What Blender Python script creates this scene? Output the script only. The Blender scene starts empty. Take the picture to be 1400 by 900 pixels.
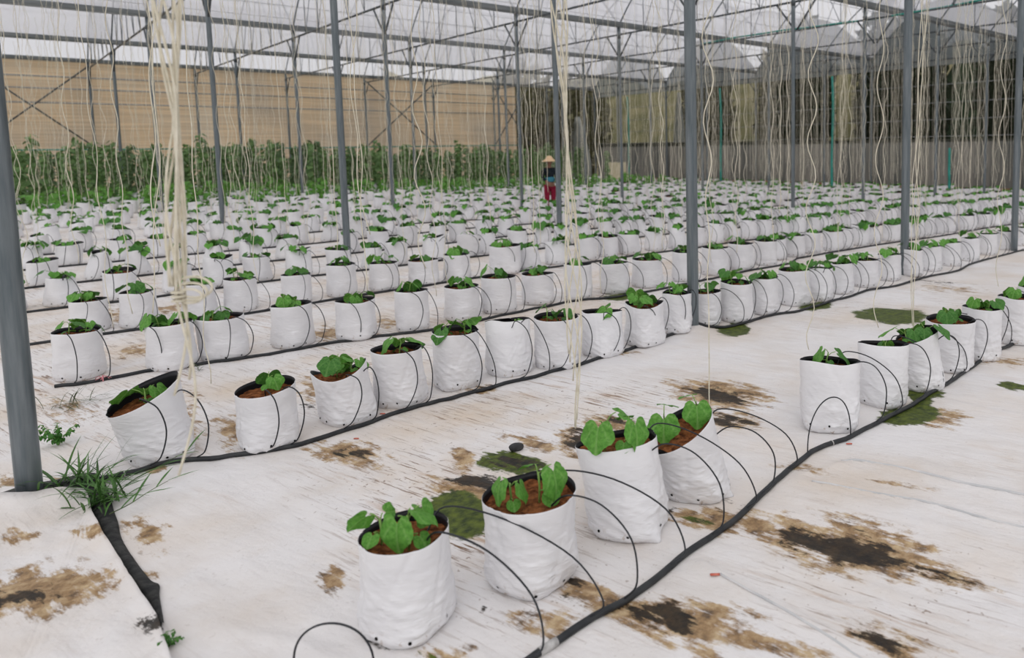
import bpy, math, random
import numpy as np
from mathutils import Vector, Matrix
random.seed(7)
rng = np.random.default_rng(7)
scn = bpy.context.scene
C = scn.collection
PI = math.pi

# ------------------------------------------------------------------ camera model (1400 x 900)
FPX, CX, CY, CAMH = 1001.16, 919.89, 296.04, 1.65
ROT = np.array([[0.7207326662774948, -0.6930774744477851, -0.01371270117859316],
                [0.07456549143515691, 0.057843869503203346, 0.9955370782888652],
                [0.6891911282420625, 0.718538587115526, -0.0933696287796877]])
def at(px, py, z=0.0):
    """point of the plane z that the pixel looks at"""
    d = ROT.T @ np.array([(px-CX)/FPX, -(py-CY)/FPX, 1.0])
    t = (z-CAMH)/d[2]
    return np.array([d[0]*t, d[1]*t, z])
def proj(p):
    q = ROT @ (np.asarray(p, float)-np.array([0, 0, CAMH]))
    return CX+FPX*q[0]/q[2], CY-FPX*q[1]/q[2], q[2]
def depth(x, y): return ROT[2, 0]*x+ROT[2, 1]*y
def height_at(x, y, py):
    lo, hi = 0.0, 8.0
    for _ in range(40):
        m = (lo+hi)/2
        if proj((x, y, m))[1] > py: lo = m
        else: hi = m
    return lo
def gz(x):                                   # the site falls gently away to the far end
    u = np.maximum(0, np.asarray(x, float)-7.0)
    return -0.021*u*u/(u+1.5)

# ------------------------------------------------------------------ noise
def hash2(ix, iy, s):
    h = (ix.astype(np.int64)*374761393+iy.astype(np.int64)*668265263+s*1442695041) & 0xffffffff
    h = ((h ^ (h >> 13))*1274126177) & 0xffffffff
    return ((h ^ (h >> 16)) & 0xffff)/65535.0
def vnoise(x, y, s=0):
    x = np.asarray(x, float); y = np.asarray(y, float)
    ix = np.floor(x); iy = np.floor(y); fx = x-ix; fy = y-iy
    fx = fx*fx*(3-2*fx); fy = fy*fy*(3-2*fy)
    a = hash2(ix, iy, s); b = hash2(ix+1, iy, s); c = hash2(ix, iy+1, s); d = hash2(ix+1, iy+1, s)
    return (a*(1-fx)+b*fx)*(1-fy)+(c*(1-fx)+d*fx)*fy-0.5

# ------------------------------------------------------------------ materials
def principled(name):
    m = bpy.data.materials.new(name); m.use_nodes = True
    nt = m.node_tree; b = nt.nodes['Principled BSDF']
    return m, nt, b
def N(nt, kind, **kw):
    n = nt.nodes.new(kind)
    for k, v in kw.items():
        if k in n.inputs: n.inputs[k].default_value = v
        else: setattr(n, k, v)
    return n
def ramp(nt, src, stops):
    r = nt.nodes.new('ShaderNodeValToRGB')
    el = r.color_ramp.elements
    while len(el) < len(stops): el.new(0.5)
    for e, (p, c) in zip(el, stops):
        e.position = p; e.color = (*c, 1) if len(c) == 3 else c
    nt.links.new(src, r.inputs[0]); return r.outputs[0]
def noise(nt, scale, detail=3, vec=None, rough=0.55):
    n = N(nt, 'ShaderNodeTexNoise', Scale=scale, Detail=detail, Roughness=rough)
    if vec is not None: nt.links.new(vec, n.inputs['Vector'])
    return n.outputs[0]
def objco(nt, scale=(1, 1, 1), rot=(0, 0, 0), out='Object'):
    t = nt.nodes.new('ShaderNodeTexCoord'); m = N(nt, 'ShaderNodeMapping')
    m.inputs['Scale'].default_value = scale; m.inputs['Rotation'].default_value = rot
    nt.links.new(t.outputs[out], m.inputs[0]); return m.outputs[0]
def mix(nt, f, a, b):
    m = nt.nodes.new('ShaderNodeMix'); m.data_type = 'RGBA'
    for v, s in ((f, m.inputs[0]), (a, m.inputs[6]), (b, m.inputs[7])):
        if isinstance(v, bpy.types.NodeSocket): nt.links.new(v, s)
        elif isinstance(v, (int, float)): s.default_value = v
        else: s.default_value = (*v, 1)
    return m.outputs[2]
def streakco(nt, deg, scale):
    v = objco(nt, rot=(0, 0, math.radians(deg))); m = N(nt, 'ShaderNodeMapping'); m.inputs['Scale'].default_value = scale
    nt.links.new(v, m.inputs[0]); return m.outputs[0]
def math_(nt, op, a, b=0.0, c=0.0, clamp=False):
    m = nt.nodes.new('ShaderNodeMath'); m.operation = op; m.use_clamp = clamp
    for v, s in ((a, m.inputs[0]), (b, m.inputs[1]), (c, m.inputs[2])):
        if isinstance(v, bpy.types.NodeSocket): nt.links.new(v, s)
        else: s.default_value = v
    return m.outputs[0]
def bump(nt, bsdf, h, strength, dist=0.01):
    b = N(nt, 'ShaderNodeBump', Strength=strength, Distance=dist)
    nt.links.new(h, b.inputs['Height']); nt.links.new(b.outputs[0], bsdf.inputs['Normal'])
def simple(name, c1, c2, scale=8, rough=0.5, metal=0.0, spec=0.4, bmp=0.0, bscale=None, coord='Object', cs=(1, 1, 1)):
    m, nt, b = principled(name)
    v = objco(nt, cs, out=coord)
    nt.links.new(ramp(nt, noise(nt, scale, 4, v), [(0.35, c1), (0.68, c2)]), b.inputs['Base Color'])
    b.inputs['Roughness'].default_value = rough; b.inputs['Metallic'].default_value = metal
    b.inputs['Specular IOR Level'].default_value = spec
    if bmp: bump(nt, b, noise(nt, bscale or scale*3, 4, v), bmp)
    return m
M = {}
M['black_film'] = simple('black film', (.004, .004, .006), (.010, .010, .013), 10, .45, spec=.25)
M['hole'] = simple('drain hole', (.004, .004, .004), (.012, .010, .008), 30, .9, spec=.1)
M['pipe'] = simple('black poly pipe', (.012, .014, .017), (.030, .032, .034), 14, .5, spec=.35)
M['tube'] = simple('black micro tube', (.006, .008, .012), (.014, .017, .022), 8, .4, spec=.4)
M['clamp'] = simple('grey pipe tape', (.33, .32, .31), (.52, .51, .50), 40, .6)
M['steel'] = simple('galvanised steel', (.115, .140, .155), (.21, .235, .25), 5, .40, .55, .5, cs=(6, 6, .5))
M['steel_dark'] = simple('dark galvanised steel', (.055, .065, .072), (.105, .118, .126), 4, .5, .3, .4)
M['gutter'] = simple('gutter steel', (.17, .19, .20), (.27, .29, .30), 2, .5, .35, .4, cs=(.4, 3, 3))
M['wire'] = simple('wire', (.25, .26, .27), (.36, .37, .38), 3, .4, .5)
M['twine'] = simple('cream twine', (.72, .67, .54), (.88, .83, .70), 30, .8, spec=.15)
M['coir'] = simple('brown coir', (.060, .020, .008), (.28, .105, .040), 38, .95, spec=.08, bmp=1.0, bscale=70)
M['stem'] = simple('seedling stem', (.16, .30, .06), (.25, .40, .10), 20, .5)
M['grass'] = simple('grass blade', (.030, .085, .018), (.085, .20, .040), 12, .5, spec=.3)
M['dry_grass'] = simple('dull grass blade', (.035, .06, .025), (.10, .13, .05), 12, .6, spec=.2)
M['teal'] = simple('teal plastic', (.015, .20, .16), (.025, .29, .24), 5, .5)
M['red_bit'] = simple('faded red petal', (.50, .10, .07), (.60, .20, .14), 40, .7)
M['pink'] = simple('pink ribbon', (.55, .16, .20), (.62, .30, .30), 30, .7)
M['crate'] = simple('cream crate', (.45, .40, .26), (.56, .50, .36), 9, .6)
M['hose'] = simple('dusty grey hose', (.44, .45, .46), (.62, .61, .61), 6, .6)
M['weedmat'] = simple('black weed mat', (.016, .017, .018), (.055, .055, .052), 22, .75, spec=.2, bmp=.5, bscale=140)
M['pebble'] = simple('dark stone', (.02, .02, .022), (.05, .05, .05), 20, .7)
M['earth'] = simple('bare earth', (.16, .085, .045), (.30, .19, .11), 3, .95, spec=.05)
M['far_ground'] = simple('rough field', (.06, .085, .03), (.17, .14, .075), .3, .95, spec=.05)
M['hill'] = simple('scrubby hillside', (.014, .030, .016), (.050, .070, .038), .6, .95, spec=.05)
M['dry_hill'] = simple('dry grassy hillside', (.20, .19, .10), (.42, .36, .22), .5, .95, spec=.05)
M['bark'] = simple('bark', (.05, .038, .028), (.10, .08, .06), 6, .9, spec=.1)
M['white_sheeting'] = simple('white sheeting', (.62, .62, .64), (.78, .77, .78), 4, .6)
M['skin'] = simple('skin', (.20, .10, .065), (.25, .13, .085), 6, .6)
M['straw'] = simple('straw hat', (.60, .41, .24), (.72, .52, .33), 40, .8)
M['dark_cloth'] = simple('black cloth', (.008, .012, .016), (.02, .026, .032), 20, .85, spec=.1)
M['blue_cloth'] = simple('teal blue cloth', (.035, .16, .22), (.06, .23, .30), 20, .85, spec=.1)
M['crimson'] = simple('crimson cloth', (.17, .010, .028), (.24, .018, .045), 20, .85, spec=.1)
M['hair'] = simple('black hair', (.008, .006, .005), (.02, .015, .012), 30, .5)

def translucent_mix(m, f):
    nt = m.node_tree; b = nt.nodes['Principled BSDF']; t = nt.nodes.new('ShaderNodeBsdfTranslucent')
    nt.links.new(b.inputs['Base Color'].links[0].from_socket, t.inputs[0]); ms = nt.nodes.new('ShaderNodeMixShader'); ms.inputs[0].default_value = f
    nt.links.new(b.outputs[0], ms.inputs[1]); nt.links.new(t.outputs[0], ms.inputs[2]); nt.links.new(ms.outputs[0], nt.nodes['Material Output'].inputs[0])
translucent_mix(M['twine'], .2)
def leaf_material(name, dark, light, vein):
    m, nt, b = principled(name)
    n = noise(nt, 9, 4, objco(nt))
    c = ramp(nt, n, [(0.32, dark), (0.70, light)])
    a = nt.nodes.new('ShaderNodeAttribute'); a.attribute_name = 'vein'
    c = mix(nt, math_(nt, 'MULTIPLY', a.outputs['Fac'], .55), c, vein)
    nt.links.new(c, b.inputs['Base Color'])
    b.inputs['Roughness'].default_value = .5; b.inputs['Specular IOR Level'].default_value = .3
    bump(nt, b, noise(nt, 22, 3, objco(nt)), .35, .02)
    t = nt.nodes.new('ShaderNodeBsdfTranslucent'); nt.links.new(c, t.inputs[0])
    ms = nt.nodes.new('ShaderNodeMixShader'); ms.inputs[0].default_value = .25
    nt.links.new(b.outputs[0], ms.inputs[1]); nt.links.new(t.outputs[0], ms.inputs[2])
    nt.links.new(ms.outputs[0], nt.nodes['Material Output'].inputs[0])
    return m
M['leaf'] = leaf_material('cucumber leaf', (.070, .240, .028), (.150, .390, .060), (.30, .52, .16))
M['leaf_dark'] = leaf_material('dark cucumber leaf', (.036, .145, .022), (.085, .245, .042), (.18, .36, .10))
M['leaf_tall'] = leaf_material('vine leaf', (.075, .155, .050), (.18, .29, .10), (.10, .2, .05))
M['leaf_fresh'] = leaf_material('fresh leaf', (.060, .190, .022), (.14, .33, .055), (.2, .4, .1))
M['tree'] = leaf_material('tree leaf', (.014, .026, .010), (.045, .062, .022), (.06, .08, .03))
M['tree_olive'] = leaf_material('olive tree leaf', (.12, .115, .05), (.30, .26, .14), (.06, .08, .03))
M['tall_dark'] = leaf_material('shaded crop leaf', (.06, .115, .045), (.13, .20, .085), (.10, .2, .05))  # deeper green leaf of every other tall plant shape

def bag_material():
    m, nt, b = principled('white grow bag film')
    v = objco(nt)
    c = ramp(nt, noise(nt, 5, 3, v), [(0.3, (.68, .675, .695)), (0.7, (.77, .765, .78))])
    sep = nt.nodes.new('ShaderNodeSeparateXYZ'); nt.links.new(v, sep.inputs[0])
    low = math_(nt, 'MULTIPLY_ADD', sep.outputs[2], -14.0, 1.0, True)       # soil splashes near the foot
    d = math_(nt, 'MULTIPLY', low, math_(nt, 'GREATER_THAN', noise(nt, 26, 5, v, .7), .60))
    c = mix(nt, math_(nt, 'MULTIPLY', d, .7), c, (.30, .20, .12))
    nt.links.new(c, b.inputs['Base Color'])
    b.inputs['Roughness'].default_value = .36; b.inputs['Specular IOR Level'].default_value = .45
    wr = N(nt, 'ShaderNodeTexNoise', Scale=13, Detail=4, Roughness=.55); wr.noise_type = 'RIDGED_MULTIFRACTAL'
    nt.links.new(objco(nt, (1, 1, 2.3), (.35, .2, 0)), wr.inputs['Vector'])
    w2 = N(nt, 'ShaderNodeTexNoise', Scale=30, Detail=3, Roughness=.5); w2.noise_type = 'RIDGED_MULTIFRACTAL'
    nt.links.new(objco(nt, (1, 1, 2.6), (-.3, .3, 0)), w2.inputs['Vector'])
    fade = math_(nt, 'MULTIPLY_ADD', sep.outputs[2], -3.2, 1.15, True)
    hgt = math_(nt, 'MULTIPLY', math_(nt, 'ADD', wr.outputs[0], math_(nt, 'MULTIPLY', w2.outputs[0], .5)), math_(nt, 'MULTIPLY_ADD', fade, .8, .2))
    bump(nt, b, hgt, 1.0, .0065)
    return m
M['bag'] = bag_material()

def sheet_material():
    m, nt, b = principled('white woven ground sheet')
    v = objco(nt)
    base = ramp(nt, noise(nt, 1.3, 4, v), [(0.30, (.62, .575, .54)), (0.48, (.69, .665, .655)), (0.72, (.73, .715, .72))])
    at_ = nt.nodes.new('ShaderNodeAttribute'); at_.attribute_name = 'stain'; dens = at_.outputs['Alpha']
    # dust
    dust = math_(nt, 'MULTIPLY', ramp(nt, noise(nt, .75, 5, v, .65), [(.46, (0, 0, 0)), (.68, (1, 1, 1))]), math_(nt, 'MULTIPLY_ADD', dens, .32, .28))
    base = mix(nt, dust, base, (.56, .42, .27))
    # run-off streaks across the rows
    sv = streakco(nt, -15, (9.0, .8, 1))
    sv2 = streakco(nt, -13, (34.0, 1.9, 1))
    patch = ramp(nt, noise(nt, 1.1, 3, v), [(.45, (0, 0, 0)), (.62, (1, 1, 1))])
    s1 = ramp(nt, noise(nt, 1.6, 8, sv, .68), [(.545, (0, 0, 0)), (.64, (1, 1, 1))])
    s2 = ramp(nt, noise(nt, 1.5, 7, sv2, .7), [(.555, (0, 0, 0)), (.60, (1, 1, 1))])
    base = mix(nt, math_(nt, 'MULTIPLY', math_(nt, 'MULTIPLY', s1, patch), math_(nt, 'MULTIPLY_ADD', dens, .62, .10)), base, (.36, .20, .085))
    base = mix(nt, math_(nt, 'MULTIPLY', math_(nt, 'MULTIPLY', s2, math_(nt, 'MULTIPLY_ADD', patch, .70, .30)), dens), base, (.16, .080, .032))
    sp = ramp(nt, noise(nt, 38, 3, v, .5), [(.675, (0, 0, 0)), (.70, (1, 1, 1))])
    base = mix(nt, math_(nt, 'MULTIPLY', sp, math_(nt, 'MULTIPLY_ADD', dens, .7, .05)), base, (.17, .10, .06))
    # spills with their own outline (brown, dark, moss) carried on the mesh
    a = nt.nodes.new('ShaderNodeAttribute'); a.attribute_name = 'stain'
    sc = nt.nodes.new('ShaderNodeSeparateColor'); nt.links.new(a.outputs['Color'], sc.inputs[0])
    nf = noise(nt, 1.7, 10, streakco(nt, -12, (11, 2.4, 1)), .72)
    ng = noise(nt, 9, 8, v, .75)
    nn = math_(nt, 'ADD', math_(nt, 'MULTIPLY', nf, 1.5), math_(nt, 'MULTIPLY', ng, .8))      # about 1.15 mean
    def fac(ch, k, lo, hi):
        e = math_(nt, 'ADD', sc.outputs[ch], math_(nt, 'MULTIPLY', math_(nt, 'SUBTRACT', nn, 1.15), k))
        gate = math_(nt, 'MULTIPLY', sc.outputs[ch], 5.0, 0, True)
        r = math_(nt, 'MULTIPLY', math_(nt, 'SUBTRACT', e, lo), 1/(hi-lo), 0, True)
        return math_(nt, 'MULTIPLY', r, gate)
    tan = ramp(nt, noise(nt, 11, 6, v, .7), [(.34, (.085, .045, .016)), (.47, (.27, .16, .065)), (.64, (.50, .37, .21))])
    base = mix(nt, math_(nt, 'MULTIPLY', fac(0, 1.8, .28, .58), .95), base, tan)
    moss = ramp(nt, noise(nt, 24, 5, v, .6), [(.34, (.016, .030, .004)), (.66, (.095, .125, .012))])
    base = mix(nt, fac(2, .75, .34, .46), base, moss)
    dk = ramp(nt, noise(nt, 20, 5, v, .7), [(.40, (.008, .007, .006)), (.72, (.050, .030, .014))])
    base = mix(nt, math_(nt, 'MULTIPLY', fac(1, 1.9, .34, .54), .97), base, dk)
    nt.links.new(base, b.inputs['Base Color'])
    b.inputs['Roughness'].default_value = .62; b.inputs['Specular IOR Level'].default_value = .28
    h = math_(nt, 'ADD', noise(nt, 3.2, 3, streakco(nt, -20, (2.6, 1.0, 1)), .5), math_(nt, 'MULTIPLY', noise(nt, 60, 3, v), .15))
    bump(nt, b, h, .55, .035)
    return m
M['sheet'] = sheet_material()

def film_material(name, tr, col, tcol=(.97, .97, .98), nscale=2.0):
    m = bpy.data.materials.new(name); m.use_nodes = True; nt = m.node_tree
    nt.nodes.remove(nt.nodes['Principled BSDF'])
    v = objco(nt)
    c = ramp(nt, noise(nt, nscale, 4, v), [(.3, tuple(x*.93 for x in col)), (.7, col)])
    t = nt.nodes.new('ShaderNodeBsdfTranslucent'); d = nt.nodes.new('ShaderNodeBsdfDiffuse')
    nt.links.new(c, t.inputs[0]); nt.links.new(c, d.inputs[0])
    x = nt.nodes.new('ShaderNodeBsdfTransparent'); x.inputs[0].default_value = (*tcol, 1)
    m1 = nt.nodes.new('ShaderNodeMixShader'); m1.inputs[0].default_value = .3
    nt.links.new(t.outputs[0], m1.inputs[1]); nt.links.new(d.outputs[0], m1.inputs[2])
    m2 = nt.nodes.new('ShaderNodeMixShader'); m2.inputs[0].default_value = tr
    nt.links.new(m1.outputs[0], m2.inputs[1]); nt.links.new(x.outputs[0], m2.inputs[2])
    nt.links.new(m2.outputs[0], nt.nodes['Material Output'].inputs[0])
    return m
M['film'] = film_material('milky roof film', .62, (.86, .86, .89))
M['gable'] = film_material('grey gable film', .10, (.26, .285, .29))
def screen_material():
    m = film_material('green insect screen', .50, (.06, .066, .048), (.85, .88, .84), .5)
    return m
M['screen'] = screen_material()
def tan_material():
    m, nt, b = principled('tan wall cloth')
    v = objco(nt)
    c = ramp(nt, noise(nt, .22, 4, v), [(.32, (.62, .51, .39)), (.52, (.82, .62, .41)), (.70, (.88, .76, .60))])
    fib = ramp(nt, noise(nt, 1.0, 5, objco(nt, (.25, 1, 14))), [(.42, (.62, .62, .66)), (.60, (1, 1, 1))])
    mm = nt.nodes.new('ShaderNodeMix'); mm.data_type = 'RGBA'; mm.blend_type = 'MULTIPLY'; mm.inputs[0].default_value = .5
    nt.links.new(c, mm.inputs[6]); nt.links.new(fib, mm.inputs[7])
    nt.links.new(mm.outputs[2], b.inputs['Base Color'])
    b.inputs['Roughness'].default_value = .9; b.inputs['Specular IOR Level'].default_value = .05
    t = nt.nodes.new('ShaderNodeBsdfTranslucent'); nt.links.new(mm.outputs[2], t.inputs[0])
    ms = nt.nodes.new('ShaderNodeMixShader'); ms.inputs[0].default_value = .62
    nt.links.new(b.outputs[0], ms.inputs[1]); nt.links.new(t.outputs[0], ms.inputs[2])
    nt.links.new(ms.outputs[0], nt.nodes['Material Output'].inputs[0])
    return m
M['tan'] = tan_material()
M['sheet_iron'] = simple('grey corrugated sheet', (.12, .125, .115), (.30, .285, .25), .8, .6, .1, .3, cs=(1, 1.6, .25))

# ------------------------------------------------------------------ mesh collector
class MB:
    def __init__(s): s.v = []; s.f = []; s.m = []; s.n = 0; s.vein = None
    def add(s, verts, faces, mi=0):
        verts = np.asarray(verts, float).reshape(-1, 3)
        s.v.append(verts)
        for f in faces: s.f.append([i+s.n for i in f]); s.m.append(mi)
        s.n += len(verts)
    def tube(s, pts, r, sides=6, mi=0, caps=True, r1=None):
        pts = np.asarray(pts, float); n = len(pts)
        tan = np.gradient(pts, axis=0); tan /= np.linalg.norm(tan, axis=1)[:, None]+1e-12
        ref = np.array([0, 0, 1.0]) if abs(tan[0][2]) < .9 else np.array([1.0, 0, 0])
        u = np.cross(ref, tan[0]); u /= np.linalg.norm(u)
        rr = np.linspace(r, r1 if r1 is not None else r, n); a = np.arange(sides)*2*PI/sides
        V = []
        for i in range(n):
            u = u-tan[i]*(u@tan[i]); u /= np.linalg.norm(u)+1e-12; w = np.cross(tan[i], u)
            V.append(pts[i]+rr[i]*(np.cos(a)[:, None]*u+np.sin(a)[:, None]*w))
        F = [[i*sides+j, i*sides+(j+1) % sides, (i+1)*sides+(j+1) % sides, (i+1)*sides+j] for i in range(n-1) for j in range(sides)]
        if caps: F += [list(range(sides))[::-1], [(n-1)*sides+j for j in range(sides)]]
        s.add(np.concatenate(V), F, mi)
    def box(s, lo, hi, mi=0):
        x0, y0, z0 = lo; x1, y1, z1 = hi
        s.add([(x0, y0, z0), (x1, y0, z0), (x1, y1, z0), (x0, y1, z0), (x0, y0, z1), (x1, y0, z1), (x1, y1, z1), (x0, y1, z1)],
              [[3, 2, 1, 0], [4, 5, 6, 7], [0, 1, 5, 4], [1, 2, 6, 5], [2, 3, 7, 6], [3, 0, 4, 7]], mi)
    def mesh(s, name, mats, smooth=True):
        me = bpy.data.meshes.new(name)
        v = np.concatenate(s.v) if s.v else np.zeros((0, 3))
        me.from_pydata(v.tolist(), [], s.f)
        for m in mats: me.materials.append(M[m])
        if len(mats) > 1: me.polygons.foreach_set('material_index', s.m)
        if smooth: me.polygons.foreach_set('use_smooth', [True]*len(s.f))
        me.update(); return me
    def build(s, name, mats, parent=None, smooth=True):
        return link(name, s.mesh(name, [mats] if isinstance(mats, str) else mats, smooth), parent)
def link(name, me, parent=None):
    o = bpy.data.objects.new(name, me); C.objects.link(o)
    if parent is not None: o.parent = parent
    return o
def tag(o, label=None, cat=None, group=None, kind=None):
    if label: o['label'] = label
    if cat: o['category'] = cat
    if group: o['group'] = group
    if kind: o['kind'] = kind
    return o
def empty(name, loc, rz=0.0):
    o = bpy.data.objects.new(name, None); C.objects.link(o)
    o.location = loc; o.rotation_euler = (0, 0, rz); o.empty_display_size = .1
    return o
def dup(o, parent):
    c = o.copy(); C.objects.link(c); c.parent = parent
    for ch in o.children: dup(ch, c)
    return c
def catmull(P, k=8):
    P = np.asarray(P, float); Q = np.vstack([2*P[0]-P[1], P, 2*P[-1]-P[-2]]); out = []
    for i in range(1, len(Q)-2):
        for t in np.linspace(0, 1, k, endpoint=False):
            a, b, c, d = Q[i-1], Q[i], Q[i+1], Q[i+2]
            out.append(.5*((2*b)+(c-a)*t+(2*a-5*b+4*c-d)*t*t+(3*b-a-3*c+d)*t**3))
    out.append(Q[-2]); return np.array(out)
def ordinal(n):
    w = ['first', 'second', 'third', 'fourth', 'fifth', 'sixth', 'seventh', 'eighth', 'ninth', 'tenth', 'eleventh', 'twelfth', 'thirteenth',
         'fourteenth', 'fifteenth', 'sixteenth', 'seventeenth', 'eighteenth', 'nineteenth', 'twentieth']
    if n <= 20: return w[n-1]
    suf = 'th' if 10 < n % 100 < 14 else {1: 'st', 2: 'nd', 3: 'rd'}.get(n % 10, 'th')
    return '%d%s' % (n, suf)

# ------------------------------------------------------------------ floor
def ell(cx, cy, rx, ry, ang=0.0):            # a spill seen as an ellipse becomes an affine blot on the ground
    a = math.radians(ang); c = at(cx, cy)[:2]
    e1 = at(cx+rx*math.cos(a), cy+rx*math.sin(a))[:2]-c
    e2 = at(cx-ry*math.sin(a), cy+ry*math.cos(a))[:2]-c
    return c, np.linalg.inv(np.column_stack([e1, e2]))
SPILLS = [  # channel, strength, ellipse
    (0, 1.0, ell(1165, 745, 165, 42, 12)), (1, 1.1, ell(1150, 745, 95, 24, 12)), (0, .7, ell(1290, 783, 80, 14, 15)), (1, .55, ell(1270, 778, 90, 9, 15)),
    (0, 1.0, ell(930, 845, 150, 42, 12)), (1, 1.0, ell(912, 838, 55, 30, 8)), (0, .8, ell(1050, 880, 110, 20, 15)), (0, .9, ell(810, 815, 60, 22, 10)), (1, .6, ell(790, 822, 40, 14, 10)),
    (0, .75, ell(745, 852, 60, 22, 14)), (0, .8, ell(1230, 878, 100, 22, 20)), (1, .8, ell(1220, 872, 75, 14, 20)),
    (2, 1.15, ell(625, 700, 52, 36, 0)), (0, .8, ell(640, 668, 70, 22, 10)), (1, .85, ell(655, 657, 50, 13, 10)), (2, 1.0, ell(703, 631, 50, 20, 5)), (1, .75, ell(708, 630, 40, 12, 5)),
    (0, .9, ell(632, 627, 28, 18, 10)), (0, .75, ell(735, 603, 60, 11, 10)), (0, .9, ell(800, 605, 46, 26, 12)), (1, 1.0, ell(803, 603, 30, 20, 12)), (0, .8, ell(840, 578, 50, 12, 5)), (1, .45, ell(840, 576, 40, 7, 5)),
    (0, .95, ell(985, 538, 80, 25, 8)), (1, .95, ell(990, 541, 50, 12, 8)), (1, .75, ell(1000, 573, 40, 9, 6)), (0, .8, ell(1005, 574, 50, 14, 6)),
    (0, .9, ell(475, 617, 62, 18, 6)), (1, .55, ell(480, 617, 40, 10, 6)), (2, .4, ell(470, 617, 40, 11, 6)),
    (0, .9, ell(468, 798, 26, 32, 20)), (0, .9, ell(960, 704, 62, 18, 8)), (2, .5, ell(950, 706, 40, 10, 8)), (1, .55, ell(990, 690, 20, 8, 0)), (0, .8, ell(1040, 715, 60, 20, 14)),
    (2, 1.1, ell(1222, 432, 55, 13, 2)), (2, 1.05, ell(1240, 566, 55, 15, -4)), (2, .9, ell(1265, 545, 36, 16, -10)), (0, .7, ell(1290, 570, 50, 14, 0)), (2, 1.0, ell(1398, 530, 30, 7, 5)),
    (2, 1.0, ell(1120, 419, 26, 7, -5)), (2, 1.0, ell(1005, 449, 30, 9, -8)), (2, .9, ell(850, 404, 42, 6, -5)), (2, .7, ell(990, 450, 20, 10, 0)),
    (0, 1.05, ell(50, 812, 110, 46, -8)), (1, .62, ell(30, 822, 70, 20, -8)), (0, .85, ell(128, 740, 40, 10, 0)), (0, .6, ell(195, 722, 42, 28, 30)), (0, .7, ell(38, 735, 28, 10, 5)),
    (0, .7, ell(205, 780, 20, 10, 0)), (1, .42, ell(212, 868, 24, 12, 20)), (0, .75, ell(20, 655, 30, 12, 0)), (0, .6, ell(70, 655, 20, 10, 0)),
    (0, .75, ell(185, 480, 36, 10, -6)), (0, .75, ell(160, 430, 50, 9, -4)), (0, .8, ell(232, 420, 36, 7, -4)), (0, .8, ell(445, 455, 30, 13, -6)), (0, .6, ell(430, 532, 36, 24, 30)), (1, .6, ell(425, 555, 26, 9, 15)), (0, .6, ell(315, 590, 40, 28, 40)),
    (0, .6, ell(530, 440, 26, 10, 0)), (0, .75, ell(655, 530, 26, 8, 0)), (1, .5, ell(660, 528, 20, 5, 0)), (0, .65, ell(860, 482, 20, 6, 0)), (1, .8, ell(540, 888, 36, 9, 5)), (2, .6, ell(600, 893, 40, 8, 0)), (0, .7, ell(610, 890, 50, 14, 0)),
    (1, .8, ell(660, 838, 10, 5, 0)), (0, .8, ell(215, 640, 22, 6, -5)), (1, .7, ell(905, 690, 14, 5, 0)), (1, .6, ell(795, 800, 22, 8, 10)), (0, .55, ell(1380, 495, 60, 9, 4)), (0, .6, ell(1340, 470, 50, 7, 3)), (0, .55, ell(1300, 393, 60, 6, 2)), (1, .4, ell(1290, 383, 50, 4, 4)), (0, .5, ell(1220, 662, 60, 8, 10)), (0, .5, ell(1100, 640, 70, 7, 8)),
    (0, .5, ell(240, 560, 70, 40, 30)), (0, .4, ell(90, 560, 60, 30, 10)),
]
# where run-off has left most of its streaks (1 = many)
RUNS = [(ell(620, 690, 330, 150, 20), 1.0), (ell(330, 500, 330, 100, -8), 1.0), (ell(740, 560, 260, 60, -5), .9), (ell(1230, 800, 260, 120, 15), .8), (ell(1240, 420, 220, 60, 0), .6), (ell(300, 400, 330, 60, -5), 1.0)]
FOLDS = [([(1100, 648), (1170, 630), (1250, 645), (1320, 662), (1430, 684)], .012, .020), ([(1090, 655), (1150, 668), (1260, 688), (1340, 708), (1400, 720)], .010, .016),
         ([(960, 770), (1010, 800), (1090, 842), (1160, 880)], .012, .016), ([(470, 720), (420, 690), (360, 650)], .006, .02), ([(300, 860), (400, 880), (460, 900)], .008, .03)]
FOLDS = [([at(*p)[:2] for p in l], h, w) for l, h, w in FOLDS]
def stains(x, y):
    out = np.zeros((len(x), 4)); out[:, 3] = 1
    wx = .05*vnoise(x*5, y*5, 3)+.03*vnoise(x*14, y*14, 4); wy = .16*vnoise(x*7, y*2.5, 5)+.05*vnoise(x*14, y*9, 6)
    p = np.column_stack([x+wx, y+wy])
    for ch, st, (c, A) in SPILLS:
        q = (p-c)@A.T; r = np.sqrt((q*q).sum(1))
        out[:, ch] = np.maximum(out[:, ch], st*np.clip(1.25-r, 0, 1))
    dn = np.full(len(x), .12)
    for (c, A), k in RUNS:
        q = (p-c)@A.T; dn = np.maximum(dn, k*np.clip(1.5-1.2*np.sqrt((q*q).sum(1)), 0, 1))
    far_ = np.clip((y-4.9)/1.0, 0, 1)*.85; out[:, 3] = np.clip(np.maximum(dn, far_), 0, 1)
    return out
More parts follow.
